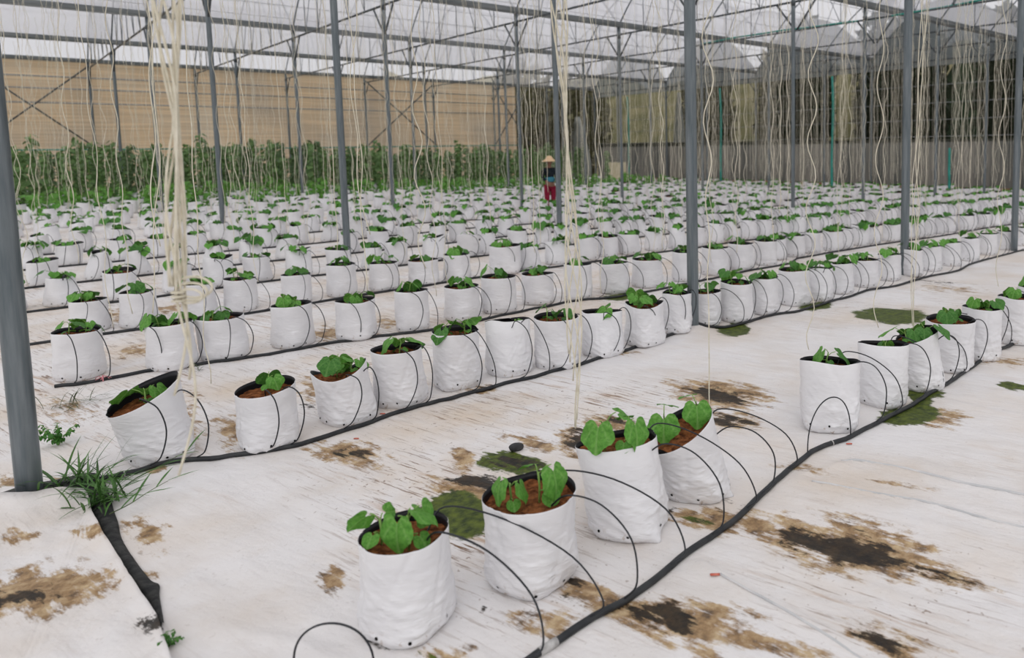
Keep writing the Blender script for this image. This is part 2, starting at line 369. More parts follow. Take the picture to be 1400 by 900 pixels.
def ground_relief(x, y):
    h = gz(x)
    near = np.clip((15-np.hypot(x, y))/8, 0, 1)
    w = .016*vnoise(x*1.6, y*.9, 11)+.014*vnoise(x*5+.4*y, y*1.3, 12)+.007*vnoise(x*13, y*4, 13)+.003*vnoise(x*21, y*19, 15)
    w += .020*np.clip(vnoise(x*3.1+.5*y, y*.55, 14), 0, 1)**2*4*.35
    for l, hh, ww in FOLDS:
        d = np.full(len(x), 9.0)
        for a, b in zip(l[:-1], l[1:]):
            ab = b-a; t = np.clip(((x-a[0])*ab[0]+(y-a[1])*ab[1])/(ab@ab), 0, 1)
            d = np.minimum(d, np.hypot(x-a[0]-t*ab[0], y-a[1]-t*ab[1]))
        w += hh*np.exp(-(d/ww)**2)
    # the sheet is drawn up round the foot of each post
    for px, py in ((.10, 4.62), (4.65, 4.60), (8.43, 4.58), (12.01, 4.62)):
        w += .06*np.exp(-(np.hypot(x-px, y-py)/.16)**1.2)
    return h+w*near-.008
def floor_mesh():
    def axis(a, n0, n1, b, fine, coarse):
        return np.unique(np.concatenate([np.arange(a, n0, coarse), np.arange(n0, n1, fine), np.arange(n1, b, coarse), [b]]))
    xs = axis(-8, -.6, 7.2, 32.0, .024, .30); ys = axis(-6, .5, 7.4, 41.0, .026, .30)
    X, Y = np.meshgrid(xs, ys, indexing='ij'); x = X.ravel(); y = Y.ravel()
    v = np.column_stack([x, y, ground_relief(x, y)])
    nx, ny = len(xs), len(ys); i = (np.arange(nx-1)[:, None]*ny+np.arange(ny-1)[None]).ravel()
    f = np.column_stack([i, i+ny, i+ny+1, i+1])
    me = bpy.data.meshes.new('floor'); me.vertices.add(len(v)); me.vertices.foreach_set('co', v.ravel())
    me.loops.add(f.size); me.loops.foreach_set('vertex_index', f.ravel().astype(np.int32))
    me.polygons.add(len(f)); me.polygons.foreach_set('loop_start', np.arange(0, f.size, 4, dtype=np.int32))
    me.update(calc_edges=True); me.polygons.foreach_set('use_smooth', [True]*len(f))
    a = me.color_attributes.new('stain', 'FLOAT_COLOR', 'POINT'); a.data.foreach_set('color', stains(x, y).astype(np.float32).ravel())
    me.materials.append(M['sheet']); return me
tag(link('floor', floor_mesh()), kind='structure')
def gzp(x, y): return float(ground_relief(np.array([x]), np.array([y]))[0])

o = MB(); o.add([(-150, -150, -1.0), (200, -150, -1.0), (200, 200, -1.0), (-150, 200, -1.0)], [[0, 1, 2, 3]])
tag(o.build('ground', 'far_ground'), kind='structure')

# left overlapping sheet with the black strip showing in the gap
def outline_sheet():
    edge = [(-140, 705), (0, 701), (45, 696), (70, 690), (115, 683), (128, 712), (140, 737), (158, 762), (180, 798), (200, 830), (215, 852), (224, 880), (240, 930)]
    P = [at(*p)[:2] for p in edge]
    d = catmull([(p[0], p[1], 0) for p in P], 14)[:, :2]
    k = len(d); inner = 26; cen = at(-60, 1100)[:2]
    V = []; F = []
    for i in range(k):
        for j in range(inner):
            t = (j/(inner-1))**1.15; q = d[i]*(1-t)+cen*t; V.append(q)
    V = np.array(V); x, y = V[:, 0], V[:, 1]
    t = np.tile((np.arange(inner)/(inner-1))**1.15, k)
    z = ground_relief(x, y)+.018+.020*np.clip(1-t*12, 0, 1)+.024*vnoise(x*4, y*4, 21)+.022*np.abs(vnoise(x*8+y*3, y*5-x*3, 22))+.012*np.abs(vnoise(x*17-y*6, y*13+x*5, 23))+.05*np.exp(-(np.hypot(x-.10, y-4.62)/.2)**1.3)
    for i in range(k-1):
        for j in range(inner-1):
            a = i*inner+j; F.append([a, a+1, a+inner+1, a+inner])
    ob = MB(); ob.add(np.column_stack([x, y, z]), F); me = ob.mesh('ground_sheet', ['sheet'])
    a = me.color_attributes.new('stain', 'FLOAT_COLOR', 'POINT'); a.data.foreach_set('color', stains(x, y).astype(np.float32).ravel())
    s = link('ground_sheet', me)
    sol = s.modifiers.new('thick', 'SOLIDIFY'); sol.thickness = .003; sol.offset = 1
    return tag(s, 'loose white ground sheet overlapping in the lower left corner beside the post', 'ground sheet')
outline_sheet()
def strip(name, pts, mat, z=.006, k=6):
    L = catmull([at(*p[0]) for p in pts], k); R = catmull([at(*p[1]) for p in pts], k)
    V = []; F = []; nn = 5
    for a, b in zip(L, R):
        for t in np.linspace(0, 1, nn):
            q = a*(1-t)+b*t; V.append((q[0], q[1], gzp(q[0], q[1])+z+.010*math.sin(PI*t)+.006*vnoise(np.array([q[0]*20]), np.array([q[1]*20]), 5)[0]))
    for i in range(len(L)-1):
        for j in range(nn-1): F.append([i*nn+j, i*nn+j+1, (i+1)*nn+j+1, (i+1)*nn+j])
    ob = MB(); ob.add(V, F); return ob.build(name, mat)
for pix, rad, lab in (([(1150, 629), (1200, 634), (1250, 645), (1320, 662), (1390, 676), (1450, 690)], .008, 'grey hose running under the white sheet toward the right edge, farther of two'),
                      ([(1110, 660), (1180, 672), (1260, 688), (1330, 706), (1400, 722)], .006, 'pale hose ridge under the white sheet at right, nearer of two'),
                      ([(985, 786), (1020, 806), (1090, 845), (1150, 880), (1200, 912)], .005, 'pale band crossing the white sheet at the lower right')):
    Q = catmull([at(*q) for q in pix], 8); ob = MB(); ob.tube([(q[0], q[1], gzp(q[0], q[1])-rad*.35) for q in Q], rad, 8); tag(ob.build('buried_hose', 'hose'), lab, 'hose')
s = strip('weed_mat_strip', [((-20, 712), (-20, 684)), ((60, 706), (62, 664)), ((112, 694), (132, 652)), ((132, 712), (158, 706)), ((142, 736), (166, 736)), ((158, 760), (184, 766)), ((182, 796), (204, 792)), ((203, 822), (217, 800)), ((213, 846), (217, 815)), ((221, 858), (223, 852))], 'weedmat')
sol = s.modifiers.new('thick', 'SOLIDIFY'); sol.thickness = .003
tag(s, 'black weed mat strip in the gap between two white sheets at lower left', 'weed mat')

# ------------------------------------------------------------------ building
XK = [.15+3.93*k for k in range(-1, 9)]; XEND = XK[-1]
YK = [4.6+7.2*k for k in range(-1, 6)]; YEND = YK[-1]
ZG, ZC, RISE = 5.70, 5.40, 2.3
def arch_pts(y0, y1, n=18, z0=ZG):
    t = np.linspace(0, 1, n); y = y0+(y1-y0)*t
    z = z0+RISE*(1-np.abs(2*t-1)**1.9)
    return y, z
# roof film
ob = MB()
for y0, y1 in zip(YK[:-1], YK[1:]):
    y, z = arch_pts(y0, y1, 24, ZG+.06); xs = np.linspace(XK[0], XEND, 30)
    V = [(x, yy, zz) for x in xs for yy, zz in zip(y, z)]
    F = [[i*24+j, (i+1)*24+j, (i+1)*24+j+1, i*24+j+1] for i in range(29) for j in range(23)]
    ob.add(V, F)
tag(ob.build('ceiling', 'film'), kind='structure')
# gable films at the far end
ob = MB()
for y0, y1 in zip(YK[:-1], YK[1:]):
    y, z = arch_pts(y0, y1, 24)
    V = [(XEND+.05, yy, ZC-.25) for yy in y]+[(XEND+.05, yy, zz+.09) for yy, zz in zip(y, z)]
    ob.add(V, [[j, j+1, 24+j+1, 24+j] for j in range(23)])
tag(ob.build('trim_1', 'gable'), kind='structure')
# right (far end) wall: corrugated sheet below, insect screen above
ys = np.arange(YK[0], YEND, .05); ph = ys/.19*2*PI
x = XEND+.12+.022*np.sin(ph)
V = [(a, b, -1.0) for a, b in zip(x, ys)]+[(a, b, 1.86+.0055*(b-12)) for a, b in zip(x, ys)]
ob = MB(); n = len(ys); ob.add(V, [[i, i+1, n+i+1, n+i] for i in range(n-1)]); w = ob.build('wall_right', 'sheet_iron'); tag(w, kind='structure')
def screen(name, y0, y1, x0, x1, z0, z1, mat):
    ob = MB(); k = 40; V = []
    for i in range(k+1):
        t = i/k; V += [(x0+(x1-x0)*t, y0+(y1-y0)*t, z0), (x0+(x1-x0)*t, y0+(y1-y0)*t, z1)]
    ob.add(V, [[2*i, 2*i+2, 2*i+3, 2*i+1] for i in range(k)]); return tag(ob.build(name, mat), kind='structure')
screen('wall_right_upper', YK[0], YEND, XEND+.10, XEND+.10, 1.75, ZC-.2, 'screen')
screen('wall_back', YEND+.19, YEND+.19, XK[0], 25.4, -1.0, ZG+.08, 'tan')
screen('wall_back_right', YEND+.19, YEND+.19, 25.4, XEND+.1, -1.0, ZG+.08, 'screen')
# thin rails on the two walls
ob = MB()
for z in (2.0, 2.75, 3.5, 4.3): ob.tube([(XEND, YK[0], z), (XEND, YEND, z)], .012, 5)
for z in (3.9, 4.5, 5.0): ob.tube([(XK[0], YEND, z), (25.4, YEND, z)], .03, 5)
tag(ob.build('trim_2', 'wire'), kind='structure')
ob = MB(); ob.tube([(XK[0], YEND-.075, 1.95), (10, YEND-.075, 1.9), (25.4, YEND-.075, 1.95)], .035, 6)
tag(ob.build('trellis_rope', 'teal'), 'teal green rope stretched along the tan wall above the tall crop', 'rope')

# gutters
for i, y in enumerate(YK[1:]):
    ob = MB()
    prof = [(-.13, .10), (-.13, .08), (-.10, -.02), (-.05, -.06), (.05, -.06), (.10, -.02), (.13, .08), (.13, .10), (.11, .10), (.08, 0), (.04, -.03), (-.04, -.03), (-.08, 0), (-.11, .10)]
    n = len(prof); V = [(x, y+a, ZG+b) for x in (XK[0], XEND) for a, b in prof]
    ob.add(V, [[j, (j+1) % n, n+(j+1) % n, n+j] for j in range(n)]+[list(range(n))[::-1], list(range(n, 2*n))])
    names = ['over the nearest line of posts', 'nearest in view, cutting the upper right corner', 'second in view, crossing the top centre', 'third in view across the roof', 'fourth in view across the roof', 'farthest, along the top of the tan wall']
    tag(ob.build('gutter', 'gutter', smooth=False), 'long grey steel roof gutter, '+names[i], 'gutter', 'roof gutters')

# posts
def post_mesh(h):
    ob = MB(); z = np.concatenate([np.linspace(-.10, .3, 3), np.linspace(.6, h, 10)])
    ob.tube([(0, 0, q) for q in z], .052, 20); return ob.mesh('steel_post', ['steel'])
pm = post_mesh(ZG-.04)
POSTS = [(.10, 4.62, 'thick grey steel post at the left edge, standing in weeds'), (4.65, 4.60, 'big grey steel post right of centre, nearest full height post'),
         (8.43, 4.58, 'grey steel post wrapped by loose twine, right side of second row of bags'), (12.01, 4.62, 'grey steel post at the right edge of the photo')]
for k, y in enumerate(YK[2:]):
    for j, xx in enumerate(XK[1:] if k else [.22, 4.21, 8.25, 11.9, 15.75, 19.2]+XK[7:]):
        POSTS.append((xx, y, None))
lines = {11.8: 'second', 19.0: 'third', 26.2: 'fourth', 33.4: 'fifth', 40.6: 'wall'}
cnt = {}
for xx, y, lab in POSTS:
    px, py, d = proj((xx, y, 1.5))
    if d < 1 or px < -60 or px > 1450: continue
    p = link('steel_post', pm); p.location = (xx, y, float(gz(xx))); p.scale = (1, 1, 1+abs(float(gz(xx)))/5.6) if y > 5 else (1, 1, 1)
    key = round(y, 1)
    if lab is None:
        cnt[key] = cnt.get(key, 0)+1
        lab = 'slim grey steel post, %s from the left in the %s line of posts' % (ordinal(cnt[key]), lines[key]) if key < 40 else 'grey steel post, %s from the left against the tan wall' % ordinal(cnt[key])
    tag(p, lab, 'post', 'steel roof posts')
    # bolted collar under the gutter
    ob = MB(); ob.tube([(0, 0, ZG-.42), (0, 0, ZG-.30)], .062, 14); ob.build('collar', 'steel_dark', p)

# roof trusses
def bar(p, q, r, name, parent, mat='steel_dark', sides=6):
    ob = MB(); ob.tube([p, q], r, sides); return ob.build(name, mat, parent)
tr = empty('roof_truss', (0, 0, 0))
bar((0, YK[0], ZC), (0, YEND, ZC), .030, 'bottom_chord', tr)
for y0, y1 in zip(YK[:-1], YK[1:]):
    y, z = arch_pts(y0, y1)
    ob = MB(); ob.tube([(0, a, b) for a, b in zip(y, z)], .024, 6); ob.build('arch', 'steel', tr)
    for t in (.17, .33, .5, .67, .83):
        zt = ZG+RISE*(1-abs(2*t-1)**1.9); yy = y0+(y1-y0)*t
        bar((0, yy, ZC), (0, yy, zt), .013, 'web', tr, 'steel')
    for t0, t1 in ((.17, .33), (.33, .5), (.67, .5), (.83, .67)):
        zt = ZG+RISE*(1-abs(2*t1-1)**1.9)
        bar((0, y0+(y1-y0)*t0, ZC), (0, y0+(y1-y0)*t1, zt), .010, 'web', tr, 'steel')
for y in YK[2:]:
    for sgn in (-1, 1): bar((0, y+sgn*.04, ZC-.72), (0, y+sgn*.62, ZC-.02), .026, 'strut', tr)
vis = 0
for k, xx in enumerate(XK[1:]):
    t = tr if k == 0 else None
    if t is None:
        t = tr.copy(); C.objects.link(t)
        for ch in tr.children: c = ch.copy(); C.objects.link(c); c.parent = t
    t.location = (xx, 0, 0)
    tag(t, 'steel roof truss with arched ribs across the house, %s from the left' % ordinal(k+1) if k < 8 else 'steel roof truss standing against the far end wall', 'truss', 'roof trusses')
# purlins under the film
for y0, y1 in zip(YK[:-1], YK[1:]):
    for t in (.25, .5, .75):
        zt = ZG+RISE*(1-abs(2*t-1)**1.9)-.02
        ob = MB(); ob.tube([(XK[0], y0+(y1-y0)*t, zt), (XEND, y0+(y1-y0)*t, zt)], .012, 5)
        p = ob.build('purlin', 'wire')
        tag(p, 'thin roof purlin running lengthwise under the white film', 'purlin', 'thin roof purlins')
# wall braces
def brace(x0, x1, lab):
    e = empty('cross_brace', ((x0+x1)/2, YEND-.12, 2.0))
    for a, b in (((x0, 5.5), (x1, 2.0)), ((x0, 2.0), (x1, 5.5))):
        bar((a[0]-(x0+x1)/2, 0 if a[1] > 3 else .06, a[1]-2.0), (b[0]-(x0+x1)/2, 0 if a[1] > 3 else .06, b[1]-2.0), .035, 'brace_bar', e)
    tag(e, lab, 'brace', 'wall braces')
brace(XK[1], XK[2], 'crossed steel brace on the tan wall at the upper left')
brace(XK[5], XK[6], 'crossed steel brace on the tan wall behind the middle posts')
brace(XK[7], XK[7]+2.4, 'crossed steel brace at the right end of the tan wall')
# teal items at the far right
for px, z1, xx, lab in ((1137, 4.6, 27.0, 'tall teal plastic pole in front of the far right screen'), (861, 4.7, 28.5, 'teal plastic pole left of the big post near the far screen'), (986, 4.7, 28.5, 'pale teal plastic pole just right of the big post'), (1297, 1.5, 27.0, 'short teal stake low before the far right wall')):
    r = ROT.T @ np.array([(px-CX)/FPX, 0, 1.0]); k = xx/r[0]; yy = r[1]*k
    ob = MB(); ob.tube([(xx+.05*math.sin(z*.9), yy+.04*math.sin(z*1.3), z) for z in np.linspace(float(gz(xx)), z1, 9)], .052, 8); tag(ob.build('plastic_pole', 'teal'), lab, 'pole')
ob = MB(); ob.tube([(XK[6]+.04*math.sin(t*40), 19.0-14.0*t, ZC+.04+.04*math.sin(t*9)) for t in np.linspace(0, 1, 60)], .028, 6)
tag(ob.build('green_rope', 'teal'), 'teal rope laid along the roof truss at the upper right', 'rope')

# trees and bits beyond the screen
def blob_tree(x, y, h, w, lab, grp, fol='tree'):
    e = empty('tree', (x, y, -1.0))
    ob = MB(); ob.tube([(0, 0, 0), (.1, 0, h*.35), (0, .1, h*.6)], .16, 8, r1=.08); ob.build('trunk', 'bark', e)
    ob = MB()
    for i in range(1300):
        th, ph_, rr = random.uniform(0, 2*PI), math.acos(random.uniform(-1, 1)), random.uniform(.55, 1)
        c = np.array([w*rr*math.sin(ph_)*math.cos(th), w*rr*math.sin(ph_)*math.sin(th), h*.50+h*.50*rr*math.cos(ph_)*(1 if ph_<1.57 else .9)])
        a = rng.normal(size=3); a /= np.linalg.norm(a); b = np.cross(a, rng.normal(size=3)); b /= np.linalg.norm(b); s_ = random.uniform(.25, .5)
        ob.add([c-a*s_, c-b*s_*.5, c+a*s_, c+b*s_*.5], [[0, 1, 2, 3]])
    ob.build('crown', fol, e); tag(e, lab, 'tree', grp)
for i in range(10): blob_tree(XEND+(3.2 if i % 2 else 6.4)+random.uniform(-.2, .2), 1+i*3.5+random.uniform(-.3, .3), random.uniform(9, 11), random.uniform(1.75, 2.0), 'dark bushy tree dimly seen through the far green screen' if i < 8 else 'olive bushy tree dimly seen through the far screen', 'trees beyond the screen', 'tree' if i < 8 else 'tree_olive')
for i in range(2): blob_tree(28.5+i*5.2, YEND+5+random.uniform(-1, 1), random.uniform(8, 9.5), 2.6, 'olive bushy tree behind the screen right of the tan wall', 'trees behind the tan wall', 'tree_olive')
for px, py, sx, sy, lab in ((790, 178, 1.4, 1.0, 'large white sheeting heap blurred behind the far screen'), (928, 140, .55, .6, 'small white patch of sheeting high behind the far screen')):
    r = ROT.T @ np.array([(px-CX)/FPX, -(py-CY)/FPX, 1.0]); xx = XEND+.75; k = xx/r[0]; c = np.array([xx, r[1]*k, CAMH+r[2]*k])
    ob = MB(); V = []; F = []; zb = -1.0; hh = c[2]+sy-zb
    for i in range(13):
        t = i/12
        for j in range(24):
            a = j*2*PI/24; rr = (1-t**2.2*.85)*(1+.25*vnoise(np.array([math.cos(a)*2+9]), np.array([math.sin(a)*2+t*3]), 3)[0])
            V.append((.45*rr*math.cos(a), sx*rr*math.sin(a), hh*t))
    for i in range(12):
        for j in range(24): F.append([i*24+j, i*24+(j+1) % 24, (i+1)*24+(j+1) % 24, (i+1)*24+j])
    F.append([12*24+j for j in range(24)]); ob.add(V, F); q = ob.build('sheeting_heap', 'white_sheeting'); q.location = (c[0], c[1], zb); tag(q, lab, 'sheeting')
# rising ground outside the far walls
def hill(name, along, x0, q0, q1, mat):
    ob = MB(); V = []; n, k = 70, 8
    for i in range(n):
        q = q0+(q1-q0)*i/(n-1)
        for j in range(k):
            t = j/(k-1); d = x0+12*t; z = -1.0+9.5*math.sin(t*PI/2)*(1+.35*vnoise(np.array([q*.25]), np.array([t*2.0]), 9)[0])
            V.append((d, q, z) if along == 'y' else (q, d, z))
    ob.add(V, [[i*k+j, (i+1)*k+j, (i+1)*k+j+1, i*k+j+1] for i in range(n-1) for j in range(k-1)])
    tag(ob.build(name, mat), kind='structure')
hill('ground_hill_right', 'y', XEND+9, -12, 24, 'hill'); hill('ground_hill_far', 'y', XEND+8.5, 23, 70, 'dry_hill'); hill('ground_hill_back', 'x', YEND+9, 25, 41, 'dry_hill')
# crates against the far screen
for i in range(2):
    d = 24.0; px = 845; r = ROT.T @ np.array([(px-CX)/FPX, 0, 1.0]); k = 27.5/r[0]; g = float(gz(27.5))
    ob = MB(); w_, dp, hh, t = .95, .5, .62, .03
    for a, b in (((-w_, -dp, 0), (w_, dp, t)), ((-w_, -dp, t), (-w_+t, dp, hh)), ((w_-t, -dp, t), (w_, dp, hh))): ob.box(a, b)
    for s_ in (-1, 1):
        for zz in (.08, .26, .44): ob.box((-w_+t, s_*dp-(t if s_ > 0 else 0), zz), (w_-t, s_*dp+(t if s_ < 0 else 0), zz+.13))
    q = ob.build('crate', 'crate', smooth=False); q.location = (27.5, r[1]*k, g+.5+i*.63); q.rotation_euler = (0, 0, .9)
    if i == 0:
        q.location.z = g; 
    else: q.location.z = g+.625
    tag(q, ['lower cream slatted crate stacked before the far screen', 'upper cream slatted crate stacked before the far screen'][i], 'crate', 'stacked crates')
# ------------------------------------------------------------------ leaves and seedlings
def leaf_grid(rings, seg, seed, fold=.18, droop=.35, lobes=.045, point=.09):
    r_ = random.Random(seed)
    V = [(.40, 0, 0)]; vein = [1.0]; F = []
    ph = r_.uniform(-.2, .2)
    for i in range(1, rings+1):
        for j in range(seg):
            a = -PI+2*PI*j/seg
            R = .47*(1+lobes*math.cos(5*a+ph*.3)+.018*math.cos(17*a+seed))+point*math.exp(-(a/.35)**2)
            da = PI-abs(a)
            R *= 1-.55*math.exp(-(da/.26)**2)
            t = i/rings
            V.append((.40+R*t*math.cos(a), R*t*math.sin(a)*1.18, 0))
            vv = 0.0
            x, y = V[-1][0], V[-1][1]; psi = math.atan2(y, x); rad = math.hypot(x, y)
            for q in (0, .62, -.62, 1.25, -1.25, 2.0, -2.0):
                dd = abs(psi-q)*rad
                if abs(psi-q) < .6: vv = max(vv, max(0, 1-dd/.035))
            vein.append(vv)
    for j in range(seg): F.append([0, 1+j, 1+(j+1) % seg])
    for i in range(rings-1):
        for j in range(seg):
            a = 1+i*seg+j; b = 1+i*seg+(j+1) % seg
            F.append([a, a+seg, b+seg, b])
    V = np.array(V); x, y = V[:, 0], V[:, 1]
    k = r_.uniform(.7, 1.3)
    z = fold*np.sqrt(y*y+.0016)*k-droop*np.maximum(x-.05, 0)**2-.30*y*y*k+.035*np.sin(x*9+seed)*np.abs(y)*2+.02*np.cos(y*14+seed*2)*x-.020*np.array(vein)
    V[:, 2] = z
    return V, F, np.array(vein)
def leaf_mesh(name, rings, seg, seed, mat, **kw):
    V, F, vein = leaf_grid(rings, seg, seed, **kw)
    ob = MB(); ob.add(V, F); me = ob.mesh(name, [mat])
    a = me.attributes.new('vein', 'FLOAT', 'POINT'); a.data.foreach_set('value', vein.astype(np.float32)); return me
LEAVES = [leaf_mesh('leaf', 10, 44, s, m, fold=f, droop=d) for s, m, f, d in ((1, 'leaf', .10, .22), (2, 'leaf', .18, .36), (3, 'leaf_dark', .12, .30), (4, 'leaf', .06, .42), (5, 'leaf_dark', .20, .2))]
COTY = [leaf_mesh('seed_leaf', 5, 20, 6, 'leaf', fold=.15, droop=.3, lobes=0, point=.04), leaf_mesh('seed_leaf', 5, 20, 7, 'leaf_dark', fold=.2, droop=.5, lobes=0, point=.04)]
def leaf_matrix(p, yaw, pitch, roll, size):
    return Matrix.Translation(p) @ Matrix.Rotation(yaw, 4, 'Z') @ Matrix.Rotation(pitch, 4, 'Y') @ Matrix.Rotation(roll, 4, 'X') @ Matrix.Scale(size, 4)
def seedling_plan(seed, nleaf, size, hgt):
    """stem polylines and leaf transforms of one young cucumber plant"""
    r = random.Random(seed); lean = Vector((r.uniform(-.02, .02), r.uniform(-.02, .02), 0))
    stem = [Vector((0, 0, -.015)), Vector((0, 0, hgt*.4))+lean*.3, Vector((0, 0, hgt))+lean]
    tubes = [(stem, .0038)]; leaves = []
    y0 = r.uniform(0, 2*PI)
    for s in (0, 1):
        a = y0+s*PI+r.uniform(-.3, .3); p = stem[1]
        q = p+Vector((math.cos(a)*.015, math.sin(a)*.015, .006)); tubes.append(([p, q], .002))
        leaves.append(('c', q, a, r.uniform(.0, .5), r.uniform(-.3, .3), r.uniform(.038, .050)))
    for i in range(nleaf):
        a = y0+1.3+i*2.4+r.uniform(-.4, .4); b = stem[2] if i else stem[1]*.4+stem[2]*.6
        L = r.uniform(.030, .055)*size/.1*(1 if i < nleaf-1 else .5); up = r.uniform(.35, .9)
        q = b+Vector((math.cos(a)*L, math.sin(a)*L, L*up)); m = (b+q)/2+Vector((0, 0, .006))
        tubes.append(([b, m, q], .0022))
        sz = size*r.uniform(.85, 1.2)*(1 if i < nleaf-1 or nleaf < 3 else .62)
        leaves.append(('l', q, a+r.uniform(-.4, .4), r.uniform(.25, .95), r.uniform(-.35, .35), sz))
    return tubes, leaves
def make_seedling(seed, nleaf, size, hgt, parent=None):
    tubes, leaves = seedling_plan(seed, nleaf, size, hgt); r = random.Random(seed+99)
    ob = MB()
    for pts, rad in tubes: ob.tube([tuple(p) for p in pts], rad, 6)
    s = ob.build('seedling', 'stem', parent)
    for kind, q, yaw, pit, rol, sz in leaves:
        me = r.choice(COTY if kind == 'c' else LEAVES)
        l = link('seed_leaf' if kind == 'c' else 'leaf', me, s); l.matrix_local = leaf_matrix(q, yaw, pit, rol, sz)
    return s
LOWLEAF = [leaf_grid(2, 12, s, fold=.2, droop=.45)[:2] for s in (1, 2, 3)]
def merged_seedling(ob, seed, nleaf, size, hgt, off=Vector((0, 0, 0)), rot=0.0, mi=0, sides=4, scale=1.0):
    tubes, leaves = seedling_plan(seed, nleaf, size, hgt); r = random.Random(seed+5)
    T = Matrix.Translation(off) @ Matrix.Rotation(rot, 4, 'Z') @ Matrix.Scale(scale, 4)
    if sides:
        for pts, rad in tubes: ob.tube([tuple(T @ p) for p in pts], rad*1.2, sides, mi, caps=False)
    for kind, q, yaw, pit, rol, sz in leaves:
        if kind == 'c' and not sides: continue
        V, F = r.choice(LOWLEAF); A = np.array(T @ leaf_matrix(q, yaw, pit, rol, sz))
        ob.add(V @ A[:3, :3].T+A[:3, 3], F, mi+1 if r.random() < .6 else mi+2)
MIDSEED = []
for s in range(6):
    ob = MB(); merged_seedling(ob, 300+s, 2+s % 3, .108+.010*(s % 3), .085); MIDSEED.append(ob.mesh('seedling', ['stem', 'leaf', 'leaf_dark']))

# ------------------------------------------------------------------ grow bags
def bag_mesh(seed, R, h, seg, rings, lean=(0, 0), tilt=(0, 0), dip=0.0, flat=1.0, taper=0.0, holes=True, corner=None):
    """flat-bottomed film bag: outer wall, folded rim, black inner wall; x to the right, y away"""
    r = random.Random(seed); T = np.linspace(0, 1, rings); A = np.arange(seg)*2*PI/seg
    ang, t = np.meshgrid(A, T); a = ang.ravel(); t = t.ravel(); s0 = seed*3.7
    ca, sa = np.cos(a), np.sin(a)
    p = 2+3.0*np.clip(1-t*2.0, 0, 1)                       # squarer towards the sewn bottom
    rot = r.uniform(0, PI/2)
    sq = (np.abs(np.cos(a+rot))**p+np.abs(np.sin(a+rot))**p)**(-1/p)
    foot = 1-.10*np.exp(-(t/.05)**1.5)
    rad = R*(.965+.035*np.sin(np.clip(t*1.5, 0, 1)*PI)+(taper+.05)*(t-.6))*foot*(1+.62*(sq-1)*np.clip(1.05-t, 0, 1))
    if corner is not None: rad += R*.26*np.exp(-(np.angle(np.exp(1j*(a-corner)))/.20)**2)*np.exp(-t/.10)
    amp = h*(.017*np.clip(1.15-t, 0, 1))
    rad += amp*(vnoise(ca*1.6+s0, t*7+sa*1.6, seed)+.7*vnoise(ca*3.4+s0+5, t*17+sa*2, seed+1)+.45*vnoise(a*1.5+t*6+s0, t*26, seed+2))
    rad += R*.030*vnoise(ca*2.2+s0, sa*2.2+t*.8, seed+3)
    rd = 1-np.abs(2*vnoise(ca*2.4+sa*1.2+t*2.6+s0, t*8-sa*2.2+ca, seed+8)); rad += h*.016*(rd**5-.15)*np.clip(1.1-t, 0, 1)
    rd = 1-np.abs(2*vnoise(sa*4.6-t*4+s0, t*15+ca*4, seed+9)); rad += h*.011*(rd**4-.15)*np.clip(1.1-t, 0, 1)
    # long diagonal creases
    for k in range(7):
        a0, sl, wd = r.uniform(0, 2*PI), r.uniform(-1.6, 1.6), r.uniform(.045, .10)
        rad -= R*.022*np.exp(-(np.angle(np.exp(1j*(a-a0-sl*t)))/wd)**2)*np.clip(t*3, 0, 1)
    x = rad*ca; y = rad*sa*(1+(flat-1)*t**1.5)
    rim = tilt[0]*x/R+tilt[1]*y/R+dip*((x/R)**2-.5)+h*.05*vnoise(ca*1.3+s0, sa*1.3, seed+4)
    z = h*t+rim*t**2
    x = x+lean[0]*t**1.1; y = y+lean[1]*t**1.1
    ob = MB(); outer = np.column_stack([x, y, z])
    F = [[i*seg+j, i*seg+(j+1) % seg, (i+1)*seg+(j+1) % seg, (i+1)*seg+j] for i in range(rings-1) for j in range(seg)]
    ob.add(outer, F, 0); ob.f.append(list(range(seg))[::-1]); ob.m.append(0)
    # inner black wall
    top = outer[-seg:]; c = top.mean(axis=0); inn = []
    K = 7
    for i in range(K):
        d = i/(K-1); tt = (1-.34*d)*(rings-1); i0 = min(int(tt), rings-2); fr = tt-i0
        q = outer[i0*seg:(i0+1)*seg]*(1-fr)+outer[(i0+1)*seg:(i0+2)*seg]*fr; m_ = q.mean(axis=0)
        q[:, :2] = m_[:2]+(q[:, :2]-m_[:2])*(1-(.0045 if i else .0012)/R); q[:, 2] += .0015 if i == 0 else 0; inn.append(q)
    base = (rings-1)*seg
    ob.add(np.concatenate(inn), [[i*seg+(j+1) % seg, i*seg+j, (i+1)*seg+j, (i+1)*seg+(j+1) % seg][::-1] for i in range(K-1) for j in range(seg)], 1)
    for j in range(seg):
        ob.f.append([base+j, base+(j+1) % seg, ob.n-K*seg+(j+1) % seg, ob.n-K*seg+j]); ob.m.append(0)
    if holes:
        for k in range(8):
            aa = k*2*PI/8+r.uniform(-.2, .2); tt = r.uniform(.085, .13)
            i = int(round(tt*(rings-1))); j = int(round(aa/(2*PI)*seg)) % seg
            p0 = outer[i*seg+j]; e1 = outer[i*seg+(j+1) % seg]-outer[i*seg+(j-1) % seg]; e2 = outer[(i+1)*seg+j]-outer[(i-1)*seg+j]
            e1 /= np.linalg.norm(e1); nn = np.cross(e1, e2); nn /= np.linalg.norm(nn); e2 = np.cross(nn, e1)
            th = np.arange(10)*2*PI/10; rr = .0062
            ob.add(p0+nn*.0025+rr*(np.cos(th)[:, None]*e1+np.sin(th)[:, None]*e2*1.05), [list(range(10))], 2)
    return ob.mesh('grow_bag', ['bag', 'black_film', 'hole']), top, c
